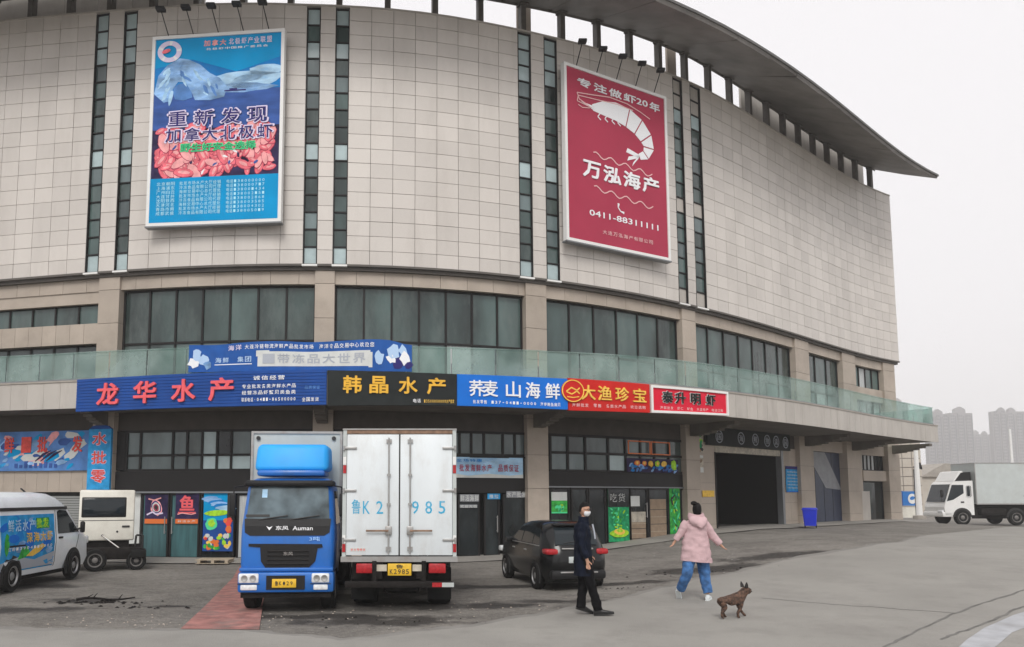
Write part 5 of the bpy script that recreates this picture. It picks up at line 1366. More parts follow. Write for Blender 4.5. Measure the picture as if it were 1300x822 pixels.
put_text(b, '鲁', -.06, .08, .71, .785, 0, .003, 'ink', lambda u, v, d: (u, -.031-d, v), .0); b.build('number_plate', t)
b = MB(); b.box(-.45, -.23, -.01, .02, .66, .78, 'paper_dirty'); b.box(.25, .50, -.01, .02, .66, .78, 'paper_dirty'); b.build('lamp_panel', t)
b = MB(); b.rbox(-1.0, 1.0, -.10, .0, .36, .48, .02, 'chassis'); b.box(-.5, -.42, -.05, .3, .45, .85, 'chassis'); b.box(.42, .5, -.05, .3, .45, .85, 'chassis'); ub = b.build('underrun_bar', t)
b = MB(); b.box(.62, .80, -.108, -.1, .38, .46, 'lamp_red'); b.build('reflector', ub)
b = MB(); b.box(.80, 1.02, -.108, -.1, .38, .46, 'truck_grey'); b.build('reflector', ub)
b = MB(); b.box(-.42, -.32, .0, 5.6, .52, .84, 'chassis'); b.box(.32, .42, .0, 5.6, .52, .84, 'chassis'); b.box(-.9, .9, .2, 1.2, .5, .82, 'chassis'); b.tube((-.85, 1.35, .38), (.85, 1.35, .38), .11, n=12, m='chassis'); b.lathe([(.05, -.2), (.2, -.1), (.2, .1), (.05, .2)], (0, 1.35, .38), (1, 0, 0), 'chassis', 14); b.build('chassis', t)
for s in (-1, 1):
    b = MB(); b.box(min(s*.52, s*.98), max(s*.52, s*.98), .78, .80, .04, .66, 'rubber'); b.build('mudflap', t)
    wheel(t, s*.74, 1.35, .47, .46, s, 'rim_dirty', zc=.354); wheel(t, s*.80, 5.4, .47, .26, s, 'rim_dirty', zc=.354)
    b = MB(); b.rbox(min(s*.5, s*.95), max(s*.5, s*.95), 2.3, 3.6, .15, .8, .05, 'chassis'); b.build('side_box', t)
b = MB(); b.rbox(-.35, .35, 1.1, 1.6, .12, .60, .08, 'chassis'); b.rbox(-.52, .52, .25, .9, .40, .62, .04, 'rubber'); b.lathe([(.02, -.12), (.34, -.10), (.36, .0), (.34, .10), (.02, .12)], (0, .75, .34), (0, 0, 1), 'rubber', 18); b.build('spare_wheel', t)
CS2 = [(.5, 5.1, 6.6, .95, .1), (1.3, 5.1, 6.65, .97, .12), (2.2, 5.12, 6.4, .93, .15), (2.35, 5.2, 6.2, .85, .2)]
b = MB(); body_loft(b, CS2, 'white_paint'); b.build('cab', t)

# --- black family car, three-quarter from behind
t = thing('parked_car', 'black minivan parked nose-in beyond the walking man, red tail lights', 'car', (2.58, 18.2, 0), .19); t.scale = (.93, .93, .95)
KS = [(.22, -1.84, 1.9, .68, .2), (.36, -1.96, 2.0, .76, .34), (.62, -2.03, 2.05, .79, .42), (.80, -2.01, 2.0, .79, .44), (.92, -1.97, 1.85, .785, .44), (1.00, -1.93, 1.45, .77, .42), (1.06, -1.90, 1.2, .755, .40), (1.30, -1.74, .72, .69, .36), (1.46, -1.56, .42, .63, .34), (1.54, -1.36, .12, .54, .32), (1.57, -1.1, -.2, .38, .28)]
b = MB(); body_loft(b, KS, 'black_paint'); bo = b.build('body', t)
for s in (-1, 1):
    b = MB(); side_patch(b, KS, [(-1.50, 1.05), (-1.32, 1.38), (-1.02, 1.42), (-.98, 1.05)], s, 'car_glass', .006); b.build('side_window', t)
    b = MB(); side_patch(b, KS, [(-.92, 1.05), (-.94, 1.43), (-.18, 1.43), (-.10, 1.05)], s, 'car_glass', .006); b.build('side_window', t)
    b = MB(); side_patch(b, KS, [(-.04, 1.05), (-.10, 1.43), (.20, 1.38), (.80, 1.05)], s, 'car_glass', .006); b.build('side_window', t)
    b = MB(); side_patch(b, KS, [(-1.5, 1.01), (-1.5, 1.03), (.9, 1.03), (.9, 1.01)], s, 'steel', .008); b.build('chrome_strip', t)
    b = MB(); b.rbox(min(s*.74, s*.81), max(s*.74, s*.81), -.55, -.38, .86, .89, .01, 'steel'); b.rbox(min(s*.74, s*.81), max(s*.74, s*.81), .45, .62, .86, .89, .01, 'steel'); b.build('door_handle', t)
    b = MB(); b.rbox(min(s*.74, s*.93), max(s*.74, s*.93), .72, .90, .98, 1.11, .035, 'black_paint'); b.build('mirror', t)
    b = MB(); b.rbox(min(s*.46, s*.765), max(s*.46, s*.765), -1.985, -1.62, .84, .97, .05, 'lamp_red'); b.build('tail_light', t)
    b = MB(); b.rbox(min(s*.48, s*.80), max(s*.48, s*.80), 1.80, 2.05, .68, .82, .04, 'lamp_white'); b.build('headlight', t)
    for y in (-1.22, 1.32):
        b = MB(); arch(b, s*.765, y, .36, s, .32, .025, 'ink'); b.build('wheel_arch', t); wheel(t, s*.72, y, .32, .2, s)
b = MB(); end_patch(b, KS, [(-.52, 1.06), (-.44, 1.44), (.44, 1.44), (.52, 1.06)], False, 'car_glass', .010); b.build('rear_window', t)
b = MB(); end_patch(b, KS, [(-.55, 1.08), (-.44, 1.46), (.44, 1.46), (.55, 1.08)], True, 'car_glass', .010); b.build('windscreen', t)
b = MB(); b.rbox(-.38, .38, -1.985, -1.93, .955, .99, .012, 'steel'); b.build('chrome_strip', t)
b = MB(); b.rbox(-.24, .24, -2.045, -2.02, .66, .80, .006, 'truck_grey'); b.build('number_plate', t)
b = MB(); b.rbox(-.66, .66, -2.07, -1.85, .30, .50, .06, 'black_plastic'); b.rbox(-.45, .45, -2.085, -2.05, .44, .475, .012, 'steel'); b.build('rear_bumper', t)
b = MB(); b.rbox(-.44, .44, -1.66, -1.42, 1.47, 1.53, .02, 'black_paint'); b.build('roof_spoiler', t)
b = MB(); b.tube((-.3, -1.90, 1.09), (.15, -1.86, 1.16), .010, n=5, m='ink'); b.build('rear_wiper', t)

# --- derelict little truck behind the van: cream panel with a dark window on a black wheeled chassis
gx, gy, gzz = ground_pt(125, 726)
t = thing('derelict_truck', 'cream-coloured old cab panel with dark window on black wheeled chassis, behind the van', 'truck', (gx-.05, gy+.5, gzz), .40)
b = MB(); T2 = lambda x, y, z: (x, y+.10*(z-.8), z)
b.rbox(-.72, .72, .0, 1.4, .80, 2.22, .05, 'cream', 3, T=T2); bo = b.build('cab', t)
b = MB(); b.rbox(-.66, .50, -.02, .1, 1.45, 2.02, .03, 'frame', T=T2); b.build('window_seal', bo)
b = MB(); b.rbox(-.62, .46, -.03, .08, 1.49, 1.98, .02, 'car_glass', T=T2); b.build('window', bo)
b = MB(); b.box(-.70, .70, -.008, .03, 1.36, 1.375, 'ink', T2); b.build('seam', bo)
b = MB(); b.rbox(.40, .60, -.03, .0, 1.17, 1.22, .01, 'ink', T=T2); b.build('handle', bo)
for x, z in ((-.1, .95), (.28, 1.05)):
    b = MB(); b.tube(T2(x, .02, z), T2(x, -.01, z), .03, n=10, m='ink'); b.build('lock', bo)
b = MB(); b.rbox(-.95, .95, -.35, 1.6, .30, .62, .05, 'chassis'); b.box(-.6, .6, .1, 1.2, .62, .84, 'chassis'); b.rbox(.65, 1.05, -.45, .2, .34, .56, .04, 'rubber'); b.build('chassis', t)
b = MB(); b.tube((-.1, -.05, .95), (.55, -.3, .45), .018, m='steel'); b.build('stay', t)
b = MB(); b.path([(.75, -.1, .55), (.78, -.12, .95), (.95, -.12, .95), (.95, -.1, .55)], .03, 'ink'); b.build('hoop', t)
wheel(t, -.25, -.38, .30, .2, -1, 'rim_dirty', axis='y'); wheel(t, .80, -.30, .26, .16, -1, 'rim_dirty', axis='y')

# --- far white box truck, side on
t = thing('box_truck', 'distant white and grey box truck standing side-on at the right edge', 'truck', (29.9, 43.6, gz(29, 43.6)), -.03); t.scale = (.94, .94, .935)
# local: x to the right (tail), front towards -x, the near flank looks to -y
def P2(pts, y0, y1, m, mb): mb.prism(pts, y0, y1, m, lambda u, v, d: (u, d, v))
b = MB(); P2([(-1.05, .62), (-1.10, 1.10), (-1.0, 1.40), (-.62, 2.50), (-.45, 2.68), (.68, 2.72), (.68, .62)], 0, 2.0, 'white_paint', b); cb = b.build('cab', t)
b = MB(); P2([(-.93, 1.46), (-.58, 2.46), (.10, 2.46), (.10, 1.95), (-.55, 1.55)], -.012, 0, 'car_glass', b); b.build('side_window', cb)
b = MB(); b.rbox(.26, .54, -.02, .05, 1.72, 2.42, .09, 'car_glass'); b.build('rear_side_window', cb)
b = MB(); b.box(-.02, .02, .1, 1.9, 0, 1, 'car_glass', lambda u, v, d: (-1.02+.4*d+u, v, 1.42+1.08*d)); b.build('windscreen', cb)
b = MB(); P2([(-.40, 2.70), (.05, 3.22), (.66, 3.26), (.66, 2.72)], .1, 1.9, 'black_plastic', b); P2([(-.42, 2.70), (-.05, 3.28), (.12, 3.32), (.2, 3.24), (.05, 3.20), (-.34, 2.70)], .08, 1.92, 'white_paint', b); b.build('wind_deflector', t)
b = MB(); b.rbox(-.10, .10, -.03, .02, 1.36, 1.45, .02, 'ink'); b.build('door_handle', cb)
b = MB(); b.box(.78, 5.1, -.12, 2.15, 1.30, 3.78, 'truck_grey'); bx_ = b.build('cargo_box', t)
b = MB(); b.box(.76, 5.12, -.14, -.12, 1.26, 1.34, 'steel'); b.box(.76, 5.12, -.14, 2.17, 3.76, 3.82, 'steel')
for x in (.76, 4.4, 5.06): b.box(x, x+.05, -.14, -.12, 1.34, 3.76, 'steel')
b.build('box_trim', bx_)
b = MB(); b.box(4.42, 4.45, -.15, -.14, 1.6, 3.7, 'ink'); b.box(3.6, 4.3, -.13, -.121, 1.75, 1.80, 'ink', lambda u, v, d: (u, v, d+.2*(u-3.6))); b.build('scrape', bx_)
b = MB(); b.box(.6, 5.05, .35, .5, .70, 1.3, 'chassis'); b.box(.6, 5.05, 1.5, 1.65, .70, 1.3, 'chassis'); b.rbox(1.1, 2.6, .0, .4, .62, 1.02, .05, 'chassis'); b.box(.7, 5.05, .3, .32, .4, 1.25, 'chassis'); b.build('chassis', t)
b = MB(); b.box(3.85, 4.6, -.02, .0, .62, 1.25, 'truck_grey'); b.build('side_guard', t)
b = MB(); b.path([(-1.05, .05, 1.4), (-1.30, -.12, 1.5), (-1.3, -.12, 2.1)], .02, 'ink'); b.rbox(-1.36, -1.22, -.2, -.05, 1.7, 2.15, .03, 'black_plastic'); b.build('mirror', t)
b = MB(); b.rbox(-1.22, -.6, .0, 2.0, .50, .80, .06, 'white_paint'); b.rbox(-1.24, -1.1, .05, .5, .72, .9, .04, 'lamp_white'); b.build('bumper', t)
for x in (-.05, 3.15):
    b = MB(); pts = [(x+.56*math.cos(R(a)), .5+.56*math.sin(R(a))) for a in range(0, 181, 15)]; P2(pts, -.02, .01, 'ink', b); b.build('wheel_arch', t)
    wheel(t, x, .05, .47, .26, -1, 'rim_dirty', axis='y'); wheel(t, x, 1.9, .47, .26, 1, 'rim_dirty', axis='y')

# ================================================================== THINGS ON THE GROUND
# wooden pallet in front of the shop door
gx, gy, gg = ground_pt(273, 716)
t = thing('pallet', 'small wooden pallet lying by the shop doors, left of the blue truck', 'pallet', (gx, gy, gg+.03), .02)
for k in range(6):
    b = MB(); b.box(-.50, .50, -.35+.125*k, -.26+.125*k, .10, .125, 'wood'); b.build('slat', t)
for x in (-.44, -.03, .38):
    b = MB(); b.box(x, x+.09, -.35, .365, .012, .10, 'wood'); b.build('stringer', t)
b = MB(); b.box(-.5, .5, -.35, -.26, 0, .012, 'wood'); b.build('bottom_slat', t)
# blue bin
gx, gy, gg = ground_pt(1029, 671)
t = thing('waste_bin', 'bright blue plastic wheelie bin against the pier, right of the gate', 'bin', (gx, gy, gg+.02), -.5); t.scale = (.88, .88, .86)
b = MB(); b.loft([plan_ring(.10, -.26, .26, .25, .06), plan_ring(.85, -.33, .33, .31, .06)], 'bin_blue'); b.build('body', t)
b = MB(); b.rbox(-.34, .34, -.36, .38, .85, .92, .03, 'bin_blue'); b.rbox(-.3, .3, -.30, .34, .91, .96, .02, 'bin_blue'); b.build('lid', t)
b = MB(); b.tube((-.26, .40, .86), (.26, .40, .86), .02, m='bin_blue'); b.build('handle', t)
for s in (-1, 1): wheel(t, s*.24, .26, .10, .05, s, 'ink')
b = MB()
# broken branch lying in the slush by the van
gx, gy, gg = ground_pt(128, 765)
b = MB(); random.seed(8)
P = [Vector((gx-.45+.15*i, gy-.05+random.uniform(-.03, .03)+.03*i, gg+.06+.025*math.sin(i))) for i in range(8)]
for i in range(7): b.tube(P[i], P[i+1], .028-.002*i, .026-.002*i, 6, 'chassis')
for i in (1, 2, 4, 5): b.tube(P[i], P[i]+Vector((random.uniform(.05, .2), random.uniform(-.15, .15), random.uniform(.03, .12))), .012, .006, 5, 'chassis')
o = b.build('fallen_branch'); tag(o, 'dark broken branch lying in the black slush in front of the van', 'branch')
# slush and mud lumps: low heaps nobody could count
b = MB(); random.seed(31)
def lump(px, py, n, rx, ry, r0, r1, m):
    c = ground_pt(px, py)
    for k in range(n):
        x, y = c[0]+random.gauss(0, rx), c[1]+random.gauss(0, ry); r = random.uniform(r0, r1); z = gz(x, y)+.02; h = r*random.uniform(.15, .35)
        nn = 7; a0 = random.random()*6; ring = [(x+r*random.uniform(.6, 1.2)*math.cos(a0+6.283*i/nn), y+r*random.uniform(.5, 1)*math.sin(a0+6.283*i/nn), z-.01) for i in range(nn)]
        b.add(ring+[(x, y, z+h)], [(i, (i+1) % nn, nn) for i in range(nn)], m, True)
for a in [(125, 766, 40, .5, .12, .03, .08), (190, 772, 16, .3, .08, .02, .06), (960, 722, 26, 1.3, .25, .02, .05), (480, 790, 24, 1.3, .25, .01, .04), (780, 748, 14, .8, .15, .01, .04)]:
    lump(*a, 'chassis')
o = b.build('mud_clods', kind='stuff')
b = MB(); random.seed(41)
for a in [(250, 790, 50, 2.6, .5, .006, .022), (600, 775, 60, 3.2, .8, .006, .025), (900, 715, 70, 3.2, 1.2, .01, .03), (120, 790, 40, 2., .4, .006, .022), (700, 790, 40, 2.4, .6, .005, .02), (1050, 690, 60, 4, 1.2, .012, .035)]:
    lump(*a, random.choice(['pave', 'stone']))
o = b.build('loose_gravel', kind='stuff')

# ================================================================== PEOPLE AND DOG
def skin_mesh(name, nodes, edges, m, parent, root, sub=2, scale=None):
    me = bpy.data.meshes.new(name); ks = list(nodes); me.from_pydata([nodes[k][0] for k in ks], [(ks.index(a), ks.index(c)) for a, c in edges], [])
    o = bpy.data.objects.new(name, me); COL.objects.link(o)
    o.modifiers.new('skin', 'SKIN'); ss = o.modifiers.new('sub', 'SUBSURF'); ss.levels = sub; ss.render_levels = sub
    sv = me.skin_vertices[0].data
    for i, k in enumerate(ks):
        r = nodes[k][1]; sv[i].radius = (r, r) if not isinstance(r, tuple) else r; sv[i].use_root = (k == root)
    bpy.context.view_layer.update()
    m2 = bpy.data.meshes.new_from_object(o.evaluated_get(bpy.context.evaluated_depsgraph_get()))
    bpy.data.objects.remove(o); m2.name = name; m2.materials.clear(); m2.materials.append(G(m))
    m2.polygons.foreach_set('use_smooth', [True]*len(m2.polygons))
    o = bpy.data.objects.new(name, m2); COL.objects.link(o); o.parent = parent; return o
def chain(*ks): return [(ks[i], ks[i+1]) for i in range(len(ks)-1)]
def hand_nodes(N_, E_, pre, wrist, d, side, up, s=1.0, curl=.4):
    """palm, four fingers of unequal length and a thumb; d along the hand, side towards the thumb"""
    w = Vector(wrist); d = Vector(d).normalized(); sd = Vector(side); sd = (sd-d*sd.dot(d)).normalized(); n = d.cross(sd).normalized()*up
    N_[pre+'p'] = (w+d*.045*s, .026*s); E_.append((pre+'w', pre+'p')); N_[pre+'p2'] = (w+d*.08*s, .024*s); E_.append((pre+'p', pre+'p2'))
    for i, (L, off) in enumerate(zip((.068, .078, .072, .055), (.028, .010, -.010, -.028))):
        a = w+d*.092*s+sd*off*s; m_ = a+(d*math.cos(curl*.5)+n*math.sin(curl*.5))*L*.5*s; e = m_+(d*math.cos(curl*1.6)+n*math.sin(curl*1.6))*L*.5*s
        for q, (p, r) in enumerate(((a, .0095), (m_, .0088), (e, .0072))): N_[pre+f'f{i}{q}'] = (p, r*s)
        E_ += [(pre+'p2', pre+f'f{i}0')]+chain(*[pre+f'f{i}{q}' for q in range(3)])
    a = w+d*.03*s+sd*.030*s; m_ = a+(d*.7+sd*.7)*.035*s; e = m_+(d*.9+sd*.35+n*.3)*.03*s
    for q, (p, r) in enumerate(((a, .012), (m_, .0105), (e, .009))): N_[pre+f't{q}'] = (p, r*s)
    E_ += [(pre+'p', pre+'t0')]+chain(pre+'t0', pre+'t1', pre+'t2')
def head_mesh(parent, c, fwd, m='skin', s=1.0, up=(0, 0, 1)):
    """a head with brow, eye sockets, nose, lips, chin and ears in one surface"""
    f = Vector(fwd).normalized(); u = Vector(up).normalized(); r = f.cross(u).normalized(); u = r.cross(f)
    b = MB(); c = Vector(c); rows, n = 26, 32; rings = []
    for i in range(rows+1):
        v = -1+2*i/rows; z = .118*v*s; rad = math.sqrt(max(0, 1-abs(v)**2.3))
        jaw = 1-.30*smooth((-v-.1)/.9); ring = []
        for k in range(n):
            a = 2*math.pi*k/n; ca, sa = math.cos(a), math.sin(a)         # a = 0 is the face
            x = sa*.074*rad*jaw; y = ca*(.094 if ca < 0 else .086)*rad+(.012 if ca > 0 else 0)*smooth(-v)*rad
            fa = max(0, ca)**6
            y += fa*(.020*math.exp(-((v+.12)/.13)**2)*math.exp(-(sa/.16)**2)          # nose
                     - .007*math.exp(-((v-.08)/.10)**2)*math.exp(-((abs(sa)-.36)/.16)**2)   # eye sockets
                     + .005*math.exp(-((v-.24)/.08)**2) + .006*math.exp(-((v+.42)/.07)**2)*math.exp(-(sa/.25)**2) + .010*math.exp(-((v+.78)/.14)**2))
            ear = math.exp(-((v+.02)/.20)**2)*math.exp(-((ca+.08)/.14)**2); x += math.copysign(.016*ear, sa)
            ring.append(c+(r*x+f*y)*s+u*z)
        rings.append(ring)
    b.loft(rings, m); return b.build('head', parent, angle=80)
def oval(c, rx, ry, ax, n=20, tilt=(0, 0), jit=None):
    c = Vector(c); out = []
    for k in range(n):
        a = 2*math.pi*k/n; x, y = rx*math.cos(a), ry*math.sin(a); ca, sa = math.cos(ax), math.sin(ax)
        j = 1+(jit(k, n) if jit else 0); out.append((c.x+(x*ca-y*sa)*j, c.y+(x*sa+y*ca)*j, c.z+tilt[0]*x+tilt[1]*y))
    return out
def cloth_rings(rings, k=5, amp=.014, seed=0):
    """rings filled in between and pushed in and out by slanting folds"""
    out = []
    for i in range(len(rings)-1):
        for j in range(k): t_ = j/k; out.append([tuple(Vector(a)*(1-t_)+Vector(c)*t_) for a, c in zip(rings[i], rings[i+1])])
    out.append(rings[-1]); res = []
    for r in out:
        c = sum((Vector(q) for q in r), Vector())/len(r); rr = []
        for q in r:
            v = Vector(q); d = (v-c); d.z = 0; d.normalize()
            f_ = noise.noise(Vector((v.x*7+v.z*5+seed, v.y*7, v.z*13)))+.6*noise.noise(Vector((v.x*14, v.y*14-seed, v.z*24)))
            rr.append(tuple(v+d*amp*f_))
        res.append(rr)
    return res
def limb(mb, pts, rad, m, n=12, fold=.0):
    """cloth tube along a path: rings at right angles to it, with soft folds"""
    P = [Vector(p) for p in pts]; Q, Rr = [], []
    for i in range(len(P)-1):
        for k in range(4): t_ = k/4; Q.append(P[i]*(1-t_)+P[i+1]*t_); Rr.append(rad[i]*(1-t_)+rad[i+1]*t_)
    Q.append(P[-1]); Rr.append(rad[-1])
    for _ in range(2): Q = [Q[0]]+[(Q[i-1]+Q[i]*2+Q[i+1])/4 for i in range(1, len(Q)-1)]+[Q[-1]]
    rings = []; ref = Vector((0, 1, .1))
    for i, q in enumerate(Q):
        d = (Q[min(i+1, len(Q)-1)]-Q[max(i-1, 0)]).normalized(); a = (ref-d*ref.dot(d)).normalized(); c = d.cross(a)
        f_ = 1+fold*math.sin(i*1.9)
        rings.append([q+(a*math.cos(6.2832*k/n)+c*math.sin(6.2832*k/n))*Rr[i]*f_*(1+fold*.7*math.sin(3*6.2832*k/n+i)) for k in range(n)])
    mb.loft(cloth_rings([[tuple(v) for v in r_] for r_ in rings], 2, .012, 5), m)
def shoe(parent, heel, yaw, m, pitch=0, L=.28, roll=0, sole='ink'):
    """heel = point under the heel; toe points along yaw, pitch lifts the heel"""
    Mx = Matrix.Translation(Vector(heel)) @ Matrix.Rotation(yaw, 4, 'Z') @ Matrix.Rotation(pitch, 4, 'Y')
    prof = [(-.03, .030, .07), (.0, .038, .095), (.06, .040, .10), (.11, .042, .082), (.17, .048, .06), (.22, .047, .048), (.26, .034, .036), (L, .014, .022)]
    rings = []
    for x, w, h in prof:
        ring = []
        for k in range(12):
            a = 6.2832*k/12; ring.append(Mx @ Vector((x, w*math.cos(a), .018+max(0, h*(.5+.5*math.sin(a))) if math.sin(a) > -.5 else .018)))
        rings.append(ring)
    b = MB(); b.loft(rings, m)
    r2 = [[Mx @ Vector((x, w*1.04*math.cos(6.2832*k/12), z)) for k in range(12)] for z in (0, .02) for x, w in ((0, 0),)] if False else None
    pts = [(x, w) for x, w, _ in prof]; poly = [(x, w*1.05) for x, w in pts]+[(x, -w*1.05) for x, w in pts[::-1]]
    n = len(poly); vs = [Mx @ Vector((x, y, 0)) for x, y in poly]+[Mx @ Vector((x, y, .02)) for x, y in poly]
    b.add(vs, [tuple(range(n)), tuple(range(n, 2*n))]+[(i, (i+1) % n, n+(i+1) % n, n+i) for i in range(n)], sole)
    return b.build('shoe', parent)

# --- man in a long dark coat striding to the right, face half turned to the camera
mg = ground_pt(757, 783); man = thing('person', 'man in long dark navy coat, glasses and face mask walking to the right', 'person', (mg[0], mg[1], mg[2]+.03), 0)
N_ = {}; E_ = []
hc = Vector((-.17, -.02, 1.73))
N_['pel'] = ((-.20, 0, .98), (.13, .10)); N_['wst'] = ((-.21, 0, 1.12), (.12, .10)); N_['chs'] = ((-.22, 0, 1.36), (.14, .11)); N_['nk0'] = ((-.21, 0, 1.53), .06); N_['nk1'] = ((-.19, -.01, 1.62), .052); N_['hd0'] = ((-.18, -.015, 1.68), .05)
E_ += chain('pel', 'wst', 'chs', 'nk0', 'nk1', 'hd0')
# front leg (towards the right) and rear leg close under the body
for s, kn, an, nm in ((-1, (-.10, -.09, .53), (.03, -.09, .10), 'a'), (1, (-.19, .09, .53), (-.25, .09, .11), 'c')):
    N_['h'+nm] = ((-.20, s*.09, .92), .085); N_['k'+nm] = (kn, .06); N_['an'+nm] = (an, .042); E_ += chain('pel', 'h'+nm, 'k'+nm, 'an'+nm)
for s, el, wr, nm in ((-1, (-.27, -.24, 1.18), (-.18, -.23, .93), 'l'), (1, (-.16, .22, 1.18), (-.04, .2, .98), 'r')):
    N_['s'+nm] = ((-.22, s*.17, 1.46), .06); N_['e'+nm] = (el, .042); N_[nm+'w'] = (wr, .028); E_ += chain('chs', 's'+nm, 'e'+nm, nm+'w')
    hand_nodes(N_, E_, nm, wr, (.12, 0, -1), (1, 0, .1), 1 if s < 0 else -1, 1.0, .6)
skin_mesh('body', N_, E_, 'skin', man, 'pel')
face = Vector((.72, -.62, -.10)).normalized()
ho = head_mesh(man, hc+Vector((0, 0, .045)), face, s=1.0)
HC = hc+Vector((0, 0, .045)); rt = face.cross(Vector((0, 0, 1))).normalized(); upv = rt.cross(face)
def hp(x, y, z): return HC+rt*x+face*y+upv*z
# hair cap, glasses, mask
b = MB(); rings = []
for i in range(12):
    v = i/11; ring = []
    for k in range(28):
        a = 6.2832*k/28; ca, sa = math.cos(a), math.sin(a); lo = .040+.03*max(0, ca) - (.085 if ca < -.1 else .03*max(0, -ca))
        z = lo+(.128-lo)*math.sin(v*1.5708); q = math.sqrt(max(.0, 1-(max(z, 0)/.134)**2.2)); j = 1+.05*noise.noise(Vector((sa*3, ca*3, v*4)))
        ring.append(hp(sa*.083*q*j, ca*.100*q*j-.004, z))
    rings.append(ring)
b.loft(rings, 'hair', (False, True)); b.build('hair', man, angle=80)
b = MB()
for s in (-1, 1):
    pts = [hp(s*.034+.026*math.cos(a), .098, .012+.019*math.sin(a)) for a in [6.2832*k/12 for k in range(13)]]; b.path(pts, .0032, 'ink', 5)
    b.path([hp(s*.060, .096, .014), hp(s*.080, .02, .012)], .003, 'ink', 5)
b.path([hp(-.010, .102, .016), hp(.010, .102, .016)], .003, 'ink', 5); b.build('glasses', man)
b = MB(); 
for s in (-1, 1): b.lathe([(.001, 0), (.009, .003), (.001, .006)], hp(s*.032, .084, .010), face, 'ink', 10)
b.build('eyes', man, kind='stuff')
b = MB(); rings = []
for v, w, y in ((-.108, .030, .070), (-.095, .048, .088), (-.07, .060, .102), (-.045, .066, .112), (-.022, .062, .110)):
    rings.append([hp(w*math.sin(a), (y-.03)*math.cos(a)**.8+.03 if math.cos(a) > 0 else .03, v) for a in [R(-88+176*k/14) for k in range(15)]]+[hp(w*.8*math.sin(a), (y-.04)*max(0, math.cos(a))+.02, v) for a in [R(88-176*k/14) for k in range(15)]])
b.loft(rings, 'mask_white'); b.build('face_mask', man)
# coat: rings from hem to shoulders
b = MB(); fold = lambda k, n: .06*math.sin(5*6.2832*k/n)+.035*math.sin(9*6.2832*k/n)
cs = [(.66, -.19, .165, .19), (.78, -.195, .160, .19), (.92, -.20, .155, .185), (1.06, -.205, .142, .175), (1.2, -.21, .140, .18), (1.34, -.215, .145, .195), (1.45, -.215, .138, .20), (1.52, -.21, .115, .165), (1.57, -.20, .085, .10), (1.63, -.19, .078, .082)]
rings = [oval((x, 0, z), rx, ry, 0, 28, jit=(fold if z < 1.1 else None)) for z, x, rx, ry in cs]
b.loft(cloth_rings(rings, 5, .013, 3), 'coat_navy', (False, False))
b.loft([oval((x, 0, z+.002), rx-.012, ry-.012, 0, 28) for z, x, rx, ry in cs], 'coat_navy', (False, False))
limb(b, [(-.22, -.165, 1.48), (-.27, -.235, 1.30), (-.275, -.245, 1.17), (-.19, -.235, .97)], [.078, .070, .064, .050], 'coat_navy', 12, .05)
limb(b, [(-.21, .165, 1.48), (-.18, .225, 1.30), (-.15, .225, 1.17), (-.05, .205, 1.00)], [.078, .072, .062, .052], 'coat_navy', 12, .03)
b.loft([oval((-.195, -.005, 1.545), .10, .115, 0, 20), oval((-.19, -.005, 1.60), .088, .10, 0, 20, tilt=(.1, 0)), oval((-.185, -.005, 1.655), .092, .098, 0, 20, tilt=(-.1, 0)), oval((-.185, -.005, 1.60), .072, .08, 0, 20)], 'coat_navy', (False, False))
co = b.build('coat', man, angle=80)
b = MB(); b.path([(-.055, -.10, 1.53), (-.030, -.11, 1.40), (-.020, -.12, 1.28)], .014, 'grey_letter', 6); b.build('strap', man)
b = MB()
limb(b, [(-.19, -.09, .98), (-.155, -.09, .75), (-.10, -.09, .52), (-.035, -.09, .30), (.015, -.09, .09)], [.115, .10, .085, .075, .078], 'trouser_black', 14, .02)
limb(b, [(-.20, .09, .98), (-.19, .09, .75), (-.19, .09, .52), (-.22, .09, .30), (-.25, .09, .11)], [.115, .10, .085, .075, .078], 'trouser_black', 14, .02)
b.build('trousers', man, angle=80)
shoe(man, (-.03, -.09, .0), -.12, 'shoe_black', -.10, .31); shoe(man, (-.30, .09, .075), .05, 'shoe_black', .30, .32)

# --- woman in a pink hooded coat, seen from behind in mid-stride
wg = ground_pt(886, 765); wom = thing('person', 'woman in pink hooded coat and blue jeans seen from behind, arms held out, black bun', 'person', (wg[0], wg[1], wg[2]+.03), 0)
N_ = {}; E_ = []
N_['pel'] = ((0, .0, .93), (.14, .10)); N_['wst'] = ((.0, .0, 1.08), .11); N_['chs'] = ((.0, .0, 1.30), (.14, .10)); N_['nk0'] = ((.02, .0, 1.48), .055); N_['nk1'] = ((.03, .01, 1.56), .045); N_['hd0'] = ((.04, .02, 1.62), .045)
E_ += chain('pel', 'wst', 'chs', 'nk0', 'nk1', 'hd0')
for hx, kn, an, nm in ((-.10, (-.19, -.04, .50), (-.26, .22, .14), 'a'), (.10, (.17, .10, .50), (.20, .02, .11), 'c')):
    N_['h'+nm] = ((hx, 0, .88), .085); N_['k'+nm] = (kn, .058); N_['an'+nm] = (an, .038); E_ += chain('pel', 'h'+nm, 'k'+nm, 'an'+nm)
for s, sh, el, wr, d, nm in ((-1, (-.17, 0, 1.40), (-.24, .03, 1.28), (-.37, .06, 1.10), (-.5, .1, -.8), 'l'), (1, (.17, 0, 1.40), (.31, .02, 1.20), (.46, .0, 1.03), (.6, 0, -.6), 'r')):
    N_['s'+nm] = (sh, .055); N_['e'+nm] = (el, .038); N_[nm+'w'] = (wr, .025); E_ += chain('chs', 's'+nm, 'e'+nm, nm+'w')
    hand_nodes(N_, E_, nm, wr, d, (0, 1, 0), s, .92, .35)
skin_mesh('body', N_, E_, 'skin', wom, 'pel')
fw2 = Vector((.35, .93, 0)).normalized(); wc = Vector((.05, .03, 1.69)); head_mesh(wom, wc, fw2, s=.95)
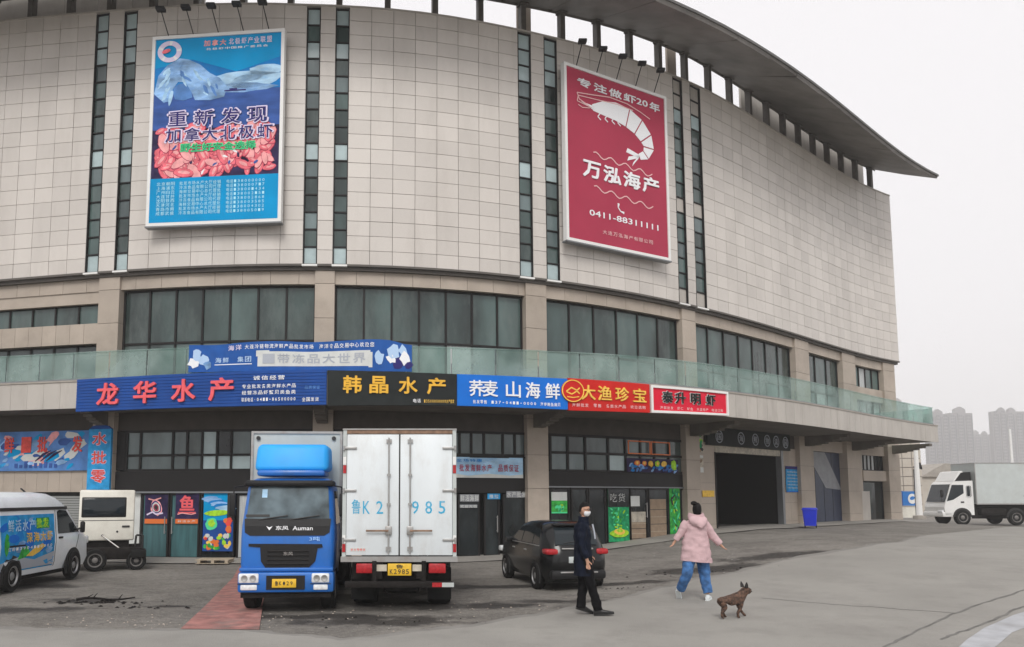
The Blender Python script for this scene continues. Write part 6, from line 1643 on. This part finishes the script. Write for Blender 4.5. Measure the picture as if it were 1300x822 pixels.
rt = fw2.cross(Vector((0, 0, 1))).normalized()
b = MB(); rings = []
for i in range(14):
    v = i/13; ring = []
    for k in range(28):
        a = 6.2832*k/28; ca, sa = math.cos(a), math.sin(a); lo = .05*smooth(ca*2) - .10*smooth(-ca*2+.3)
        z = lo+(.128-lo)*math.sin(v*1.5708); q = math.sqrt(max(0, 1-(abs(z)/.134)**2.2)) if z > 0 else 1-.25*(z/.1)**2
        j = 1+.05*noise.noise(Vector((sa*3, ca*3, v*4+9)))
        ring.append(wc+rt*(sa*.082*q*j)+fw2*(ca*.098*q*j-.006)+Vector((0, 0, z)))
    rings.append(ring)
b.loft(rings, 'hair', (True, True))
bc = wc+Vector((-.07, -.04, .115))
for i in range(9): pass
rr = [[bc+Vector((.058*math.cos(6.2832*k/14)*q*(1+.1*math.sin(3*k)), .05*math.sin(6.2832*k/14)*q, .042*h)) for k in range(14)] for q, h in ((.3, -1), (.8, -.6), (1, 0), (.85, .6), (.3, 1))]
b.loft(rr, 'hair'); b.build('hair', wom, angle=80)
b = MB(); fold = lambda k, n: .05*math.sin(4*6.2832*k/n+1)+.03*math.sin(9*6.2832*k/n)
cs = [(.72, .0, .285, .20), (.82, .0, .275, .195), (.98, .0, .255, .185), (1.12, .0, .235, .175), (1.26, .0, .215, .165), (1.38, .0, .205, .155), (1.46, .01, .175, .135), (1.52, .02, .115, .10), (1.55, .02, .09, .085)]
rings = [oval((x, 0, z), rx, ry, 0, 32, jit=(fold if z < 1.15 else None), tilt=(-.08 if z < .9 else 0, 0)) for z, x, rx, ry in cs]
b.loft(cloth_rings(rings, 5, .020, 8), 'coat_pink', (False, False)); b.loft([oval((x, 0, z+.003), rx-.015, ry-.015, 0, 32, tilt=(-.08 if z < .9 else 0, 0)) for z, x, rx, ry in cs], 'coat_pink', (False, False))
limb(b, [(-.14, .0, 1.45), (-.22, .02, 1.34), (-.27, .035, 1.24), (-.36, .058, 1.12)], [.085, .085, .072, .055], 'coat_pink', 14, .035)
limb(b, [(.14, .0, 1.45), (.24, .01, 1.31), (.33, .02, 1.18), (.45, .0, 1.045)], [.085, .088, .078, .060], 'coat_pink', 14, .035)
b.build('coat', wom, angle=80)
b = MB()   # hood lying on the shoulders
hr = []
for (z, w, yo, yb) in ((1.36, .05, -.16, .01), (1.40, .12, -.19, .03), (1.46, .165, -.20, .05), (1.52, .17, -.17, .06), (1.56, .14, -.13, .05), (1.55, .09, -.10, .02)):
    hr.append([(.015+w*math.cos(a)*(1+.05*math.sin(3*a)), yo+yb+.085*math.sin(a), z+.012*math.sin(2*a)) for a in [6.2832*k/24 for k in range(24)]])
b.loft(hr, 'coat_pink'); 
hood2 = [[(.02+rx*math.cos(6.2832*k/24), .01+ry*math.sin(6.2832*k/24), z+.02*math.cos(6.2832*k/24*2)) for k in range(24)] for z, rx, ry in ((1.49, .15, .12), (1.56, .155, .12), (1.61, .135, .11), (1.60, .10, .085), (1.53, .09, .08))]
b.loft(hood2, 'coat_pink', (False, False)); b.build('hood', wom, angle=80)
b = MB()
limb(b, [(-.09, .0, .95), (-.15, -.02, .72), (-.195, -.04, .50), (-.225, .08, .33), (-.255, .20, .19)], [.125, .115, .098, .088, .084], 'denim', 14, .03)
limb(b, [(.09, .0, .95), (.14, .06, .72), (.17, .10, .50), (.185, .06, .30), (.20, .02, .14)], [.125, .118, .102, .092, .088], 'denim', 14, .03)
b.build('jeans', wom, angle=80)
shoe(wom, (-.30, .24, .13), 1.57-3.14+2.6, 'shoe_white', .95, .31, sole='shoe_white'); shoe(wom, (.17, -.02, .0), 1.05, 'shoe_white', .0, .31, sole='shoe_white')

# --- small brindle dog trotting to the right
dg = ground_pt(930, 787); dog = thing('dog', 'small dark brown brindle dog with pricked ears trotting beside the woman', 'dog', (dg[0], dg[1], dg[2]+.028), .25); dog.scale = (.95, .95, .86)
def dn(*p): return tuple(q*1.16 for q in p)
N_ = {'rump': (dn(-.17, 0, .285), (.075, .085)), 'loin': (dn(-.08, 0, .295), (.072, .080)), 'rib': (dn(.03, 0, .285), (.088, .098)), 'chest': (dn(.12, 0, .30), (.088, .094)), 'neck': (dn(.185, 0, .375), .074), 'skull': (dn(.235, 0, .445), (.096, .092)), 'face': (dn(.285, 0, .425), .070), 'muz': (dn(.318, 0, .41), .058),
      'tail0': (dn(-.225, 0, .31), .020), 'tail1': (dn(-.245, 0, .30), .012)}
E_ = chain('rump', 'loin', 'rib', 'chest', 'neck', 'skull', 'face', 'muz')+chain('rump', 'tail0', 'tail1')
# legs: hock behind, wrist low in front; trot
for nm, s, hip, knee, hock, paw in (('bl', -1, (-.18, -.05, .25), (-.15, -.055, .17), (-.215, -.055, .095), (-.205, -.055, .02)), ('br', 1, (-.17, .05, .25), (-.10, .055, .17), (-.13, .055, .10), (-.09, .055, .02)),
                                    ('fl', -1, (.12, -.055, .24), (.09, -.06, .15), (.05, -.06, .085), (.055, -.06, .02)), ('fr', 1, (.13, .055, .24), (.16, .06, .15), (.20, .06, .085), (.245, .06, .03))):
    front = nm[0] == 'f'
    for q, p, r in ((0, hip, .056 if not front else .048), (1, knee, .042 if not front else .033), (2, hock, .025), (3, paw, .024)): N_[nm+str(q)] = (dn(*p), r)
    N_[nm+'4'] = (dn(paw[0]+.03, paw[1], .016), .017); E_ += chain('chest' if front else 'rump', *[nm+str(q) for q in range(5)])
skin_mesh('body', N_, E_, 'dogfur', dog, 'rib')
for s in (-1, 1):
    b = MB(); bx0 = Vector(dn(.222, s*.045, .485)); tip = Vector(dn(.215, s*.066, .575)); b.loft([[bx0+Vector((.040*math.cos(6.2832*k/10), .020*math.sin(6.2832*k/10), 0)) for k in range(10)], [bx0*.5+tip*.5+Vector((.032*math.cos(6.2832*k/10), .014*math.sin(6.2832*k/10), 0)) for k in range(10)], [tip+Vector((.006*math.cos(6.2832*k/10), .004*math.sin(6.2832*k/10), 0)) for k in range(10)]], 'dogfur_dark'); b.build('ear', dog)
    b = MB(); b.lathe([(.001, -.004), (.010, 0), (.001, .006)], dn(.300, s*.046, .452), (.6, s*.8, .1), 'ink', 8); b.build('eye', dog)
b = MB(); b.rbox(.386, .402, -.015, .015, .470, .488, .007, 'ink'); b.build('nose', dog)

# ================================================================== BEHIND: hoarding, beige block, lamp poles, towers
def at_depth(px, py, D):
    d = ray(px, py); k = D/d[1]; return Vector((d[0]*k, D, EYE+d[2]*k))
# beige block with a square grid of panels
A, B_ = at_depth(1128, 640, 75), at_depth(1173, 640, 75); ztop = at_depth(1150, 563, 75).z+1.2
t = thing('warehouse', 'beige gridded warehouse block with rusty stained foot behind the blue hoarding', 'building', (A.x, A.y, gz(A.x, A.y)))
Wd = B_.x-A.x+.0; g0_ = t.location.z
b = MB(); b.box(-8, Wd-.05, .06, 12, -1, ztop-g0_-.02, 'joint'); b.build('wall', t)
n1, n2 = 12, 9; random.seed(3)
for i in range(n1):
    for j in range(n2):
        p = MB(); p.tone = random.random(); w_ = (Wd+8)/n1; h_ = (ztop-g0_)/n2; p.box(-8+w_*i+.04, -8+w_*(i+1)-.04, 0, .055, h_*j+.04, h_*(j+1)-.04, 'far_wall'); p.build('wall_panel', t)
b = MB(); b.box(-8, Wd, .0, 12, ztop-g0_, ztop-g0_+.3, 'fascia'); b.build('roof_edge', t)
# lower building right of it
A2, B2 = at_depth(1172, 640, 90), at_depth(1236, 640, 90); z2 = at_depth(1200, 596, 90).z
t = thing('low_building', 'low beige gabled shed between the warehouse and the far truck', 'building', (A2.x, 90, .4))
b = MB(); b.box(0, B2.x-A2.x, 0, 14, -1, z2-1.3, 'far_wall'); b.build('wall', t)
b = MB(); w_ = B2.x-A2.x; b.prism([(-.3, z2-1.3), (w_+.3, z2-1.3), (w_*.62, z2+.2), (w_*.45, z2+.3)], -.3, 14, 'concrete', lambda u, v, d: (u, d, v)); b.build('roof', t)
for k in range(6):
    b = MB(); b.box(1+k*1.0, 1.6+k*1.0, -.04, 0, 1.2, 2.6, 'tower_glass'); b.build('window', t)
# blue hoarding on a white base wall
A, B_ = at_depth(1134, 640, 60), at_depth(1166, 640, 60); g0_ = gz(A.x, 60)
za, zb, zc = at_depth(1150, 624, 60).z, at_depth(1150, 643, 60).z, at_depth(1150, 658, 60).z
t = thing('hoarding', 'bright blue site hoarding with white round emblem, right of the building corner', 'fence', (A.x-3, 60, 0))
w_ = B_.x-A.x+3; n = 4
for k in range(n):
    b = MB(); b.box(w_*k/n+.02, w_*(k+1)/n-.02, 0, .05, zb, za, 'hoarding'); b.build('panel', t)
b = MB()
for k in range(n+1): b.box(w_*k/n-.02, w_*k/n+.02, -.03, .08, .2, za+.03, 'sign_blue')
b.build('posts', t, kind='stuff')
b = MB(); b.ellipse(w_-.48, (za+zb)/2, .34, .40, 0, .02, 'white_paint', lambda u, v, d: (u, -.01-d, v)); b.ellipse(w_-.48, (za+zb)/2+.05, .2, .14, .02, .03, 'hoarding', lambda u, v, d: (u, -.01-d, v), .4); b.build('emblem', t)
t = thing('low_wall', 'low white plastered wall under the blue hoarding', 'wall', (A.x-3, 59.8, 0))
n = 3
for k in range(n):
    b = MB(); b.box(w_*k/n, w_*(k+1)/n-.01, 0, .2, .0, zb-.02, 'cream'); b.build('wall_section', t)
b = MB(); b.box(0, w_, -.04, .24, zb-.02, zb+.05, 'concrete'); b.build('wall_cap', t)
# poles
def pole(px, ptop, D, r, label, arm=True):
    P = at_depth(px, 630, D); g = gz(P.x, D); z = at_depth(px, ptop, D).z
    t = thing('street_lamp' if arm else 'pole', label, 'street lamp' if arm else 'pole', (P.x, D, g))
    b = MB(); b.tube((0, 0, 0), (0, 0, z-g), r, r*.6, 10, 'white_paint'); b.lathe([(r*2, 0), (r*2, .25), (r*1.1, .3)], (0, 0, 0), (0, 0, 1), 'concrete', 10); b.build('post', t)
    if arm:
        b = MB(); b.tube((0, 0, z-g-.05), (.9, -.1, z-g+.15), r*.5, r*.4, 8, 'white_paint'); b.build('arm', t)
        b = MB(); b.rbox(.75, 1.35, -.2, 0, z-g+.1, z-g+.2, .04, 'truck_grey'); b.build('lamp_head', t)
    return t, z-g
pole(1166, 571, 56, .22, 'thick white tapering pole beside the blue hoarding', False)
t, hz = pole(1288, 545, 70, .16, 'tall white pole rising behind the far truck, by the towers', False)
P = at_depth(1160, 596, 58); t = thing('loudspeaker', 'small black loudspeaker on a thin post by the blue hoarding', 'loudspeaker', (P.x, 58, gz(P.x, 58)))
b = MB(); b.tube((0, 0, 0), (0, 0, P.z-gz(P.x, 58)), .05, n=6, m='ink'); b.build('post', t)
b = MB(); h = P.z-gz(P.x, 58); b.lathe([(.08, 0), (.12, .2), (.30, .5), (.27, .5), (.1, .25)], (0, 0, h+.15), (.9, -.4, .2), 'ink', 12); b.build('horn', t)
# residential towers in the haze
random.seed(12)
def tower(px0, px1, ptop, D, label, crown):
    A, B_ = at_depth(px0, 640, D), at_depth(px1, 640, D); z = at_depth(px0, ptop, D).z; W_ = B_.x-A.x
    t = thing('apartment_tower', label, 'tower block', (A.x, D, .3), 0, 'grey residential towers in the haze')
    b = MB(); b.box(0, W_, 0, 5, -2, z, 'tower'); b.build('wall', t)
    nb = max(2, int(W_/7.5)); bw = W_/nb
    for k in range(nb):          # projecting bays with a dark slot beside each
        f = MB(); f.box(bw*k+bw*.12, bw*(k+1)-bw*.30, -1.2, 0, -2, z-random.choice([0, 1.5, 3]), 'tower'); fo = f.build('bay', t)
        g_ = MB(); g_.box(bw*(k+1)-bw*.27, bw*(k+1)-bw*.05, -.12, 0, 1, z-3, 'tower_glass'); g_.build('window_slot', t)
        nf = int(z/3.3); g_ = MB()
        for q in range(nf):
            g_.box(bw*k+bw*.18, bw*k+bw*.36, -1.3, -1.2, 2+3.3*q, 3.7+3.3*q, 'tower_glass'); g_.box(bw*k+bw*.44, bw*k+bw*.64, -1.3, -1.2, 2+3.3*q, 3.7+3.3*q, 'tower_glass')
        g_.build('windows', fo, kind='stuff')
    for (a, c, h) in crown:
        b = MB(); b.box(W_*a, W_*c, 1, 5, z, z+h, 'tower'); 
        b.prism([(W_*a-.5, z+h), (W_*c+.5, z+h), (W_*(a+c)/2, z+h+3)], 1, 5, 'tower', lambda u, v, d: (u, d, v)); b.build('roof_house', t)
tower(1136, 1160, 512, 760, 'hazy tower seen through the end of the green glass railing', [(.3, .7, 2.0)])
tower(1183, 1212, 526, 760, 'hazy grey tower just right of the canopy tip', [(.35, .75, 2.0)])
tower(1211, 1242, 525, 790, 'tall grey tower with pointed roof house, second right of the canopy tip', [(.3, .75, 4.0)])
tower(1232, 1271, 552, 880, 'lower pale grey tower block between the two taller towers', [(.25, .45, 2), (.6, .72, 1)])
tower(1267, 1286, 523, 780, 'slim grey tower with flat top near the right edge', [(.55, .95, 1.6)])
tower(1285, 1330, 523, 800, 'broad grey tower cut by the right edge of the picture', [(.1, .3, 1.5)])

# ================================================================== HAZE
hb = MB(); hb.box(-420, 900, -30, 1100, -1.0, 150, 'white_paint'); hz_o = hb.build('haze', kind='stuff')
hm = bpy.data.materials.new('haze_air'); hm.use_nodes = True; t = hm.node_tree; t.nodes.clear()
out = t.nodes.new('ShaderNodeOutputMaterial'); pv = t.nodes.new('ShaderNodeVolumePrincipled'); pv.inputs['Color'].default_value = (1, 1, 1, 1); pv.inputs['Density'].default_value = .0008
t.links.new(pv.outputs[0], out.inputs['Volume']); hz_o.data.materials.clear(); hz_o.data.materials.append(hm)
